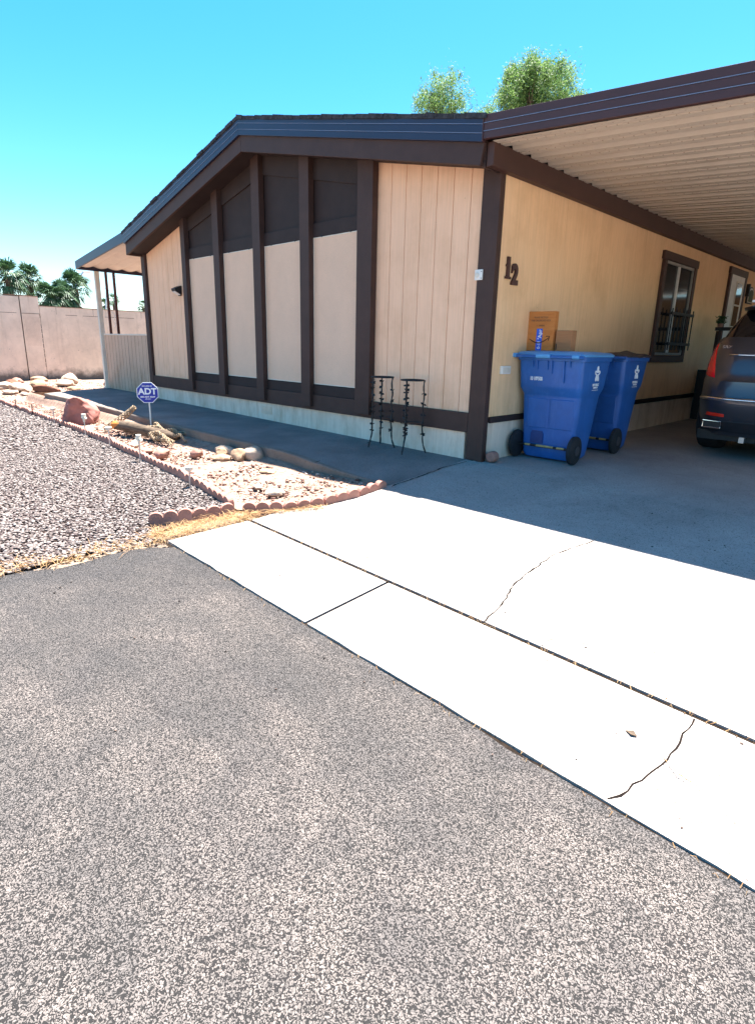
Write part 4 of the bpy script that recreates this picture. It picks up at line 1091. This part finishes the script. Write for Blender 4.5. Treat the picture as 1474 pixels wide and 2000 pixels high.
stake(-6.655, -2.08, .26, 'stake with small cap, left foot of the red boulder', 1)
stake(-5.148, -2.13, .30, 'stake with white cross-shaped head, right of the red boulder', 2)
stake(-4.149, -2.18, .26, 'stake with square cream cap at the orange log end', 1)
stake(-3.083, -2.25, .29, 'stake with broad white head in front of the driftwood log', 2)
stake(-1.651, -2.39, .21, 'bare metal stake nearest the corner of the edging', 1).children
for o_ in list(COL.objects):
    pass

# ------------------------------------------------------------------ scalloped edging blocks
def edging_block(cnt, pitch=.112, th=.05, h=.085):
    m_ = MB(); L = cnt*pitch; r_ = pitch*.5
    pts = [(-L/2, -.06), (L/2, -.06)]
    for k in range(cnt-1, -1, -1):
        cx = -L/2+pitch*(k+.5)
        for q_ in range(9):
            a = math.pi*q_/8; pts.append((cx+r_*math.cos(a)*.985, h-r_*.85+r_*.85*math.sin(a)))
    m_.prism(pts, -th/2, th/2, 'y'); return m_
def along(path, total_pitch):
    P_ = [Vector(p) for p in path]; out = []; i = 0; rem = 0; pos = P_[0].copy(); acc = 0
    L = [0]
    for a, b in zip(P_, P_[1:]): L.append(L[-1]+(b-a).length)
    def at(s_):
        s_ = min(max(s_, 0), L[-1])
        for i in range(len(P_)-1):
            if s_ <= L[i+1]: return P_[i].lerp(P_[i+1], (s_-L[i])/(L[i+1]-L[i]))
        return P_[-1]
    n = int(L[-1]/total_pitch); return [(at(k*total_pitch), at((k+1)*total_pitch)) for k in range(n)]
protos = {}
r_ = random.Random(77)
def place_blocks(path, cnt, labelf, group):
    pr = cnt*.112; segs = along(path, pr+.004)
    for i, (a, b) in enumerate(segs):
        key = cnt
        if key not in protos:
            o_ = edging_block(cnt).build('edging_block', MT['terra'], None, bevel=.006); protos[key] = o_
        else:
            o_ = protos[key].copy(); COL.objects.link(o_)
        c_ = (a+b)/2; o_.location = (c_.x, c_.y, G(c_.x, c_.y)+.004+r_.uniform(-.006, .008)); o_.rotation_euler = (R(r_.uniform(-6, 6)), R(r_.uniform(-1.5, 1.5))-(G(b.x, b.y)-G(a.x, a.y))/pr*1.0, math.atan2((b-a).y, (b-a).x)+R(r_.uniform(-3, 3)))
        tag(o_, labelf(i, len(segs)), 'edging block', group)
o1 = ['first', 'second', 'third', 'fourth', 'fifth', 'sixth', 'seventh', 'eighth', 'ninth', 'tenth', 'eleventh', 'twelfth', 'thirteenth', 'fourteenth', 'fifteenth', 'sixteenth', 'seventeenth', 'eighteenth', 'nineteenth', 'twentieth', 'twenty-first', 'twenty-second', 'twenty-third', 'twenty-fourth', 'twenty-fifth', 'twenty-sixth', 'twenty-seventh', 'twenty-eighth', 'twenty-ninth', 'thirtieth', 'thirty-first', 'thirty-second', 'thirty-third', 'thirty-fourth', 'thirty-fifth']
place_blocks(ROWB[0:5], 3, lambda i, n: f'pink scalloped block beside the gravel corner, {o1[i]} from the street', 'scalloped edging by the driveway')
place_blocks([ROWB[4]]+ROWB[5:], 3, lambda i, n: f'pink scalloped block on the driveway curve, {o1[n-1-i]} from the walkway', 'scalloped edging by the driveway')
place_blocks([(-.86, -2.42)]+[p for p in reversed(ROWA[:-1])], 5, lambda i, n: f'pink scalloped block between gravel and bed, {o1[i]} from the driveway corner', 'scalloped edging between gravel and bed')

# ------------------------------------------------------------------ twig, leaf on the apron
m_ = MB(); z_ = SZ(2.9, -2.99)+.006
m_.tube([(2.86, -2.93, z_), (2.93, -2.99, z_+.008), (3.02, -3.0, z_)], [.0015, .002, .001], 5); m_.tube([(2.93, -2.99, z_+.006), (3.0, -2.96, z_+.01)], .0012, 5)
tag(m_.build('twig', MT['straw'], org=(2.93, -2.98, z_)), 'thin dry twig lying on the apron right of the crack', 'twig')
m_ = MB(); m_.add([(2.71, -2.89, z_+.008), (2.735, -2.88, z_+.016), (2.755, -2.895, z_+.010), (2.735, -2.905, z_+.012)], [(0, 1, 2, 3)])
o_ = m_.build('dry_leaf', MT['bark'], org=(2.73, -2.89, z_)); md = o_.modifiers.new('s', 'SOLIDIFY'); md.thickness = .004
tag(o_, 'small dark dry leaf on the white apron', 'leaf')

# ------------------------------------------------------------------ block wall at the left
bw = thing('block_wall', 'long pinkish beige stuccoed block wall with stepped top', 'wall', (-15.0, 1, 0))
WX = -14.87
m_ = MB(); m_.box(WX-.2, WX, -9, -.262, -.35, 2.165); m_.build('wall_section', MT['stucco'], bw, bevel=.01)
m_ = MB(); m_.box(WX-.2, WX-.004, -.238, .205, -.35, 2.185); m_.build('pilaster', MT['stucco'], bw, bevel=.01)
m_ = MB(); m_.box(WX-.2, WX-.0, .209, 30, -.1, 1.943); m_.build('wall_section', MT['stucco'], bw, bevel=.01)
m_ = MB(); m_.box(WX-.15, WX-.03, -.262, -.238, -.2, 2.13); m_.build('seam', MT['wallseam'], bw)
m_ = MB(); rr_ = random.Random(2)
for (ya, yb) in ((-9, -.262), (-.238, .205), (.212, 30)):
    y = ya
    while y < yb: 
        y2 = min(yb, y+rr_.uniform(.2, .9))
        if rr_.random() < .8: m_.box(WX-.001, WX+.002, y, y2, 1.735, 1.745)
        y = y2+rr_.uniform(.0, .2)
for y in (.62, 1.6, 3.0, 3.8, 4.6, 5.4): m_.box(WX-.001, WX+.002, y, y+.006, 1.75, 1.935)
z = .2
while z < 1.7: 
    if rr_.random() < .8: m_.box(WX-.006, WX-.001, .196, .206, z, z+.1)
    z += .13
m_.build('course_joint', MT['wallseam'], bw)
m_ = MB()
for k in range(13): m_.box(WX-.005, WX-.0025, -.20+.03*k, -.197+.03*k, .9, 1.66)
m_.build('scored_line', simple('score', srgb('b08a72'), .9), bw)
m_ = MB(); m_.box(WX-.22, WX+.012, .20, 30, 1.944, 1.958); m_.box(WX-.22, WX+.01, -9, .21, 2.186, 2.2); m_.build('cap', simple('cap_mortar', srgb('8a6f5c'), .9), bw)

# ------------------------------------------------------------------ palms
def fan_palm(name, label, x, y, H, Rc, nf=60, skirt=1.0, seed=1, group=None):
    p = thing(name, label, 'palm tree', (x, y, 0), 0, group); r_ = random.Random(seed)
    m_ = MB(); m_.tube([(0, 0, -.1), (.05, 0, H*.5), (0, .05, H)], [.26, .2, .17], 10); m_.build('trunk', MT['trunk'], p, local=True)
    def fan(m_, base, d, L, droop, blades=13):
        d = d.normalized(); side = d.cross(Vector((0, 0, 1))); side = side.normalized() if side.length > .05 else Vector((1, 0, 0)); up = side.cross(d)
        hub = base+d*L*.42; m_.tube([base, base+d*L*.2+Vector((0, 0, .02)), hub], .014, 3)
        for k in range(blades):
            a = (k/(blades-1)-.5)*2.5; bd = (d*math.cos(a)+side*math.sin(a)+up*r_.uniform(-.12, .22)).normalized(); l2 = L*.62*(1-.22*abs(a)/1.25)
            w_ = bd.cross(up).normalized()*.030*Rc; mid = hub+bd*l2*.55; tip = hub+bd*l2+Vector((0, 0, -droop*l2*.6))
            m_.add([hub, mid+w_, tip, mid-w_], [(0, 1, 2, 3)])
    m_ = MB()
    for k in range(nf):
        a = r_.random()*6.283; e = r_.uniform(-.5, 1.35); d = Vector((math.cos(a)*math.cos(e), math.sin(a)*math.cos(e), math.sin(e)))
        fan(m_, Vector((0, 0, H-.1+.25*math.sin(e))), d, Rc*r_.uniform(.8, 1.1), .5+.4*(1-math.sin(e)))
    m_.build('crown', MT['palmgreen'], p, local=True)
    if skirt:
        m_ = MB()
        for k in range(int(nf*1.1)):
            a = r_.random()*6.283; e = r_.uniform(-1.45, -1.0); d = Vector((math.cos(a)*math.cos(e), math.sin(a)*math.cos(e), math.sin(e)))
            fan(m_, Vector((0, 0, H-.3-skirt*.8*r_.random())), d, Rc*r_.uniform(.7, 1.0), .5, 9)
        m_.build('dead_skirt', MT['palmdead'], p, local=True)
    return p
GP = 'fan palms beyond the block wall'
for i, (x, y, H, Rc, lb) in enumerate([(-35, 4.45, 4.2, 1.0, 'tall fan palm at the photo\'s left border beyond the wall'), (-36, 5.75, 4.3, .85, 'fan palm just right of the leftmost one beyond the wall'),
    (-34, 6.25, 3.2, 1.0, 'low fan palm above the wall step'), (-34.5, 7.0, 3.35, .95, 'bushy low fan palm in the middle of the dense clump'), (-35, 7.85, 3.9, 1.05, 'fan palm right of the dense clump with spread leaves'), (-38, 3.2, 4.5, 1.0, 'fan palm further back at far left of the row')]):
    fan_palm('fan_palm', lb, x, y, H, Rc*1.15, 64, 1.5, 20+i, GP)
for i, (x, y, H, Rc, lb) in enumerate([(-90, 31.5, 6.6, 1.25, 'tiny distant palm just right of the red-brown posts'), (-90, 36.0, 6.1, 1.15, 'tiny distant palm close to the home\'s left corner'), (-90, 30.2, 5.9, 1.1, 'tiny distant palm between the awning posts')]):
    fan_palm('fan_palm', lb, x, y, H, Rc, 26, 0, 40+i, 'distant palms under the awning')
# distant street lamp and utility pole
t = thing('street_lamp', 'distant thin street lamp with a bent arm beyond the palms', 'street lamp', (-45, 11.2, 0))
m_ = MB(); m_.tube([(-45, 11.15, 0), (-45, 11.3, 4.8), (-45, 11.65, 5.45), (-45, 11.95, 5.88)], [.09, .075, .065, .06], 8); m_.build('pole', MT['steel'], t)
m_ = MB(); m_.tube([(-45, 11.95, 5.88), (-45, 12.45, 5.93)], [.06, .09], 8); m_.build('lamp_head', MT['steel'], t)
t = thing('utility_pole', 'thin leaning utility pole seen between the awning posts', 'pole', (-45, 13.1, 0))
m_ = MB(); m_.tube([(-45, 13.0, 0), (-45, 13.55, 5.2)], .055, 6); m_.build('mast', MT['steel'], t)
m_ = MB(); m_.tube([(-45, 13.2, 4.9), (-45, 13.8, 4.7)], .025, 6); m_.build('crossarm', MT['steel'], t)

# ------------------------------------------------------------------ trees behind the home
def tree(label, x, y, zc, H, rx, rz_, seed, nleaf, lean=0, dens=1):
    t = thing('tree', label, 'tree', (x, y, 0), 0, 'trees behind the home'); r_ = random.Random(seed)
    m_ = MB(); tips = []
    def branch(p, d, L, r0, lv):
        n = 5; pts = [p]; q_ = p.copy()
        for k in range(n):
            d = (d+Vector((r_.uniform(-.16, .16), r_.uniform(-.16, .16), r_.uniform(-.02, .12)))).normalized(); q_ = q_+d*L/n; pts.append(q_.copy())
        m_.tube(pts, [r0*(1-.6*k/n) for k in range(n+1)], 6 if lv < 2 else 4, cap=False)
        if lv < 3:
            for k in range(4 if lv == 0 else 3):
                a = r_.random()*6.283; b = pts[2+k % 4]; nd = (d*1.0+Vector((math.cos(a), math.sin(a), .25))*(.75 if lv == 0 else .6)).normalized()
                branch(b.copy(), nd, L*(.5 if lv == 0 else .62), r0*.5, lv+1)
        if lv >= 1: tips.extend(pts[2:])
    z0 = zc-rz_*1.1
    branch(Vector((0, 0, -.2)), Vector((lean, 0, 1)), max(.5, z0), .22, 9)
    for k in range(9):
        a = 2*math.pi*k/9+r_.random(); branch(Vector((lean*z0, 0, z0-.3)), Vector((math.cos(a)*.5*rx/rz_, math.sin(a)*.5*rx/rz_, 1)).normalized(), rz_*1.25, .05, 2)
    m_.build('trunk', MT['trunk'], t, local=True)
    m_ = MB(); c0 = Vector((0, 0, zc)); ncl = 120
    for k in range(ncl):
        a = r_.random()*6.283; ct = r_.uniform(-1, 1); s_ = math.sqrt(1-ct*ct); u = r_.random()**.38
        lump = 1+.22*noise.noise(Vector((math.cos(a)*s_*1.7+seed, math.sin(a)*s_*1.7, ct*1.7)))
        p = c0+Vector((math.cos(a)*s_*rx*u, math.sin(a)*s_*rx*u, ct*rz_*u))*lump
        rr = r_.uniform(.10, .24)*min(rx, 1.4)
        for j in range(int(nleaf/ncl)):
            q_ = p+Vector((r_.gauss(0, rr*.6), r_.gauss(0, rr*.6), r_.gauss(0, rr*.75)))
            d = Vector((r_.uniform(-.6, .6), r_.uniform(-.6, .6), r_.uniform(-1, .5))).normalized()*r_.uniform(.035, .07); n_ = d.orthogonal().normalized()*.014
            if r_.random() < .5: n_ = d.cross(n_).normalized()*.014
            m_.add([q_-d, q_+n_, q_+d, q_-n_], [(0, 1, 2, 3)])
    m_.build('crown', MT['leaf'], t, local=True)
tree('airy feathery tree with visible limbs above the home\'s ridge end', -14.3, 16, 10.75, 12, 1.25, 1.12, 3, 13000)
tree('dense bright green tree rising over the carport corner', -9.9, 16, 9.95, 11, 1.45, 1.2, 8, 38000)
tree('low yellow-green treetop between the two bigger trees', -12.3, 16.5, 9.6, 10, 1.3, .6, 12, 11000)
tree('small green treetop right of the dense tree above the fascia', -8.6, 16.5, 9.35, 10, .8, .55, 14, 8000)

# ------------------------------------------------------------------ parked car
car = thing('parked_car', 'dark grey crossover car parked under the carport, rear end seen', 'car', (2.09, 2.10, .012))
def plan(z, w_, yr, yf, n=96, e=6.0, fe=3.0):
    out = []; cy = (yr+yf)/2; hy = (yf-yr)/2
    for k in range(n):
        a = 2*math.pi*k/n-math.pi/2; c_, s_ = math.cos(a), math.sin(a); ee = e if s_ < 0 else fe
        out.append((w_*math.copysign(abs(c_)**(2/ee), c_), cy+hy*math.copysign(abs(s_)**(2/ee), s_), z))
    return out
lv = [(.26, .86, .14, 4.55), (.30, .90, .10, 4.66), (.45, .93, .03, 4.74), (.60, .945, .0, 4.78), (.645, .95, .0, 4.78), (.66, .948, .03, 4.78), (.70, .95, .045, 4.77), (.84, .95, .055, 4.73), (.856, .948, .07, 4.72), (.95, .945, .09, 4.55), (1.05, .93, .11, 4.2), (1.16, .905, .15, 3.95), (1.26, .86, .20, 3.4), (1.30, .835, .24, 3.25)]
m_ = MB(); m_.rings([plan(*a) for a in lv]); body = m_.build('body', MT['carpaint'], car, smooth=True, local=True)
lv2 = [(1.298, .822, .27, 3.15, 96, 6, 3.2), (1.40, .79, .36, 2.9, 96, 6, 3.2), (1.52, .735, .50, 2.55, 96, 6, 3.2), (1.60, .69, .62, 2.3, 96, 6, 3.2)]
m_ = MB(); m_.rings([plan(*a) for a in lv2]); m_.build('window', MT['carglass'], car, smooth=True, local=True)
m_ = MB(); m_.rings([plan(*a) for a in [(1.598, .70, .50, 2.33, 96, 6, 3.2), (1.62, .69, .44, 2.25, 96, 6, 3.2), (1.66, .60, .58, 2.1, 96, 6, 3.2), (1.675, .40, .8, 1.9, 96, 6, 3.2)]]); m_.build('roof', MT['carpaint'], car, smooth=True, local=True)
def surf(x, z):
    """rear skin y of the body at (x, z)"""
    for a, b in zip(lv, lv[1:]):
        if a[0] <= z <= b[0]:
            t = (z-a[0])/(b[0]-a[0]); w_ = a[1]+(b[1]-a[1])*t; yr = a[2]+(b[2]-a[2])*t; yf = a[3]+(b[3]-a[3])*t; break
    else: w_, yr, yf = a[1], a[2], a[3]
    hy = (yf-yr)/2; q_ = min(abs(x)/w_, .9995); return (yr+yf)/2-hy*(1-q_**6)**(1/6)
def patch(poly, mat, name, off=.012, parent=car, n=10, both=True):
    """poly of 4 corners (x,z): bl, br, tr, tl draped on the rear skin; children one per side"""
    for sg_ in ((1, -1) if both else (1,)):
        m_ = MB()
        def f(u, v, o_):
            x = (poly[0][0]*(1-u)+poly[1][0]*u)*(1-v)+(poly[3][0]*(1-u)+poly[2][0]*u)*v; z = (poly[0][1]*(1-u)+poly[1][1]*u)*(1-v)+(poly[3][1]*(1-u)+poly[2][1]*u)*v
            ed = min(u, 1-u, v, 1-v); return (x*sg_, surf(x, z)-o_*(1 if ed > .01 else .0), z)
        m_.sheet(n, n, lambda u, v: f(u, v, off)); m_.build(name, mat, parent, smooth='all', local=True)
patch([(-.928, .905), (-.70, .870), (-.775, 1.24), (-.825, 1.24)], MT['red'], 'tail_light')
for sg_ in (1, -1):
    m_ = MB(); m_.sheet(30, 3, lambda u, v: (sg_*(-.93+.93*u), surf(-.93+.93*u, .64)-(.002, .010, .013, .0)[round(v*3)], .640+.030*v*min(1, .3+u*4)))
    m_.build('chrome_strip', MT['chrome'], car, smooth='all', local=True)
patch([(-.72, .47), (-.52, .465), (-.52, .498), (-.71, .508)], MT['refl'], 'reflector', .010)
patch([(-.86, .30), (0, .30), (0, .43), (-.86, .42)], simple('bumper_cladding', (.02, .02, .026), .5), 'lower_bumper', .006, n=24)
# seams of the tailgate
def seam(pts):
    m_ = MB()
    for sg_ in (1, -1): m_.tube([(x*sg_, surf(x, z)+.001, z) for x, z in pts], .004, 5)
    return m_
build_each(seam([(-.735, 1.24), (-.725, .9), (-.70, .70), (-.69, .665)]+[(-.69+.69*k/8, .668) for k in range(1, 9)]), 'tailgate_seam', MT['black'], car, local=True)
m_ = MB(); m_.tube([(x, surf(x, .995)-.008, .995+.0*x) for x in [-.60+.1*k for k in range(13)]], .014, 6)
m_.v = [(x, y, .995+(z-.995)*.9+.12) for x, y, z in m_.v]; m_.v = [(x, y+.045, z) for x, y, z in m_.v]; m_.build('garnish', MT['chrome'], car, smooth='all', local=True)
text('lettering', 'SRX4', .045, MT['chrome'], car, frame((-.63, surf(-.63, 1.2)-.006, 1.195), (1, 0, 0), (0, .3, 1)), .003, xs=1.2)
m_ = MB(); m_.box(-.2, .2, -.0, .05, .72, .83); m_.build('number_plate', MT['white'], car, local=True)
for sg_ in (-1, 1):
    m_ = MB(); x0, x1 = (-.72, -.54)
    ring = [(x0*1, .345), (x1, .345), (x1, .415), (x0, .42)]
    m_.tube([(a*(-sg_), .05, b) for a, b in ring+[ring[0]]], .007, 6); m_.build('exhaust_tip', MT['chrome'], car, local=True)
    m_ = MB(); m_.prism([(a*(-sg_), b) for a, b in ring], .055, .2, 'y'); m_.build('exhaust_pipe', MT['black'], car, local=True)
m_ = MB(); m_.box(-.80, .80, .20, 4.4, .20, .3); m_.tube([(-.7, .9, .33), (.7, .9, .33)], .05, 8); m_.build('underbody', MT['black'], car, local=True)
m_ = MB(); m_.box(-.36, -.31, .12, .2, .20, .26); m_.tube([(-.5, .3, .2), (-.42, .25, .24)], .012, 6); m_.build('tow_bracket', MT['steel'], car, local=True)
for sx in (-1, 1):
    for wy in (.98, 3.78):
        m_ = MB(); rg = []
        for d, rr in ((-.25, .20), (-.25, .33), (-.235, .36), (-.2, .372), (-.04, .372), (-.01, .36), (.004, .33), (.0, .25)):
            rg.append([(sx*(.955+d), wy+rr*math.cos(2*math.pi*k/40), .372+rr*math.sin(2*math.pi*k/40)) for k in range(40)])
        m_.rings(rg); tw = m_.build('wheel', MT['rubber'], car, smooth=True, local=True)
        m_ = MB(); m_.disc((sx*.948, wy, .372), 'x', .225, .02, 30)
        for k in range(5):
            a = 2*math.pi*k/5; m_.tube([(sx*.965, wy, .372), (sx*.962, wy+.21*math.cos(a), .372+.21*math.sin(a))], [.03, .02], 6)
        m_.build('rim', MT['steel'], tw, local=True)
for sx in (-1, 1):
    m_ = MB(); m_.rings([[(sx*(.86+u), 2.95+.10*rr*math.cos(2*math.pi*k/14), 1.16+.075*rr*math.sin(2*math.pi*k/14)) for k in range(14)] for u, rr in ((.0, .5), (.06, .9), (.13, 1.0), (.19, .7))]); m_.build('side_mirror', MT['carpaint'], car, smooth=True, local=True)
    m_ = MB(); m_.box(sx*.62-.015, sx*.62+.015, .8, 2.1, 1.69, 1.715); m_.build('roof_rail', MT['steel'], car, local=True)
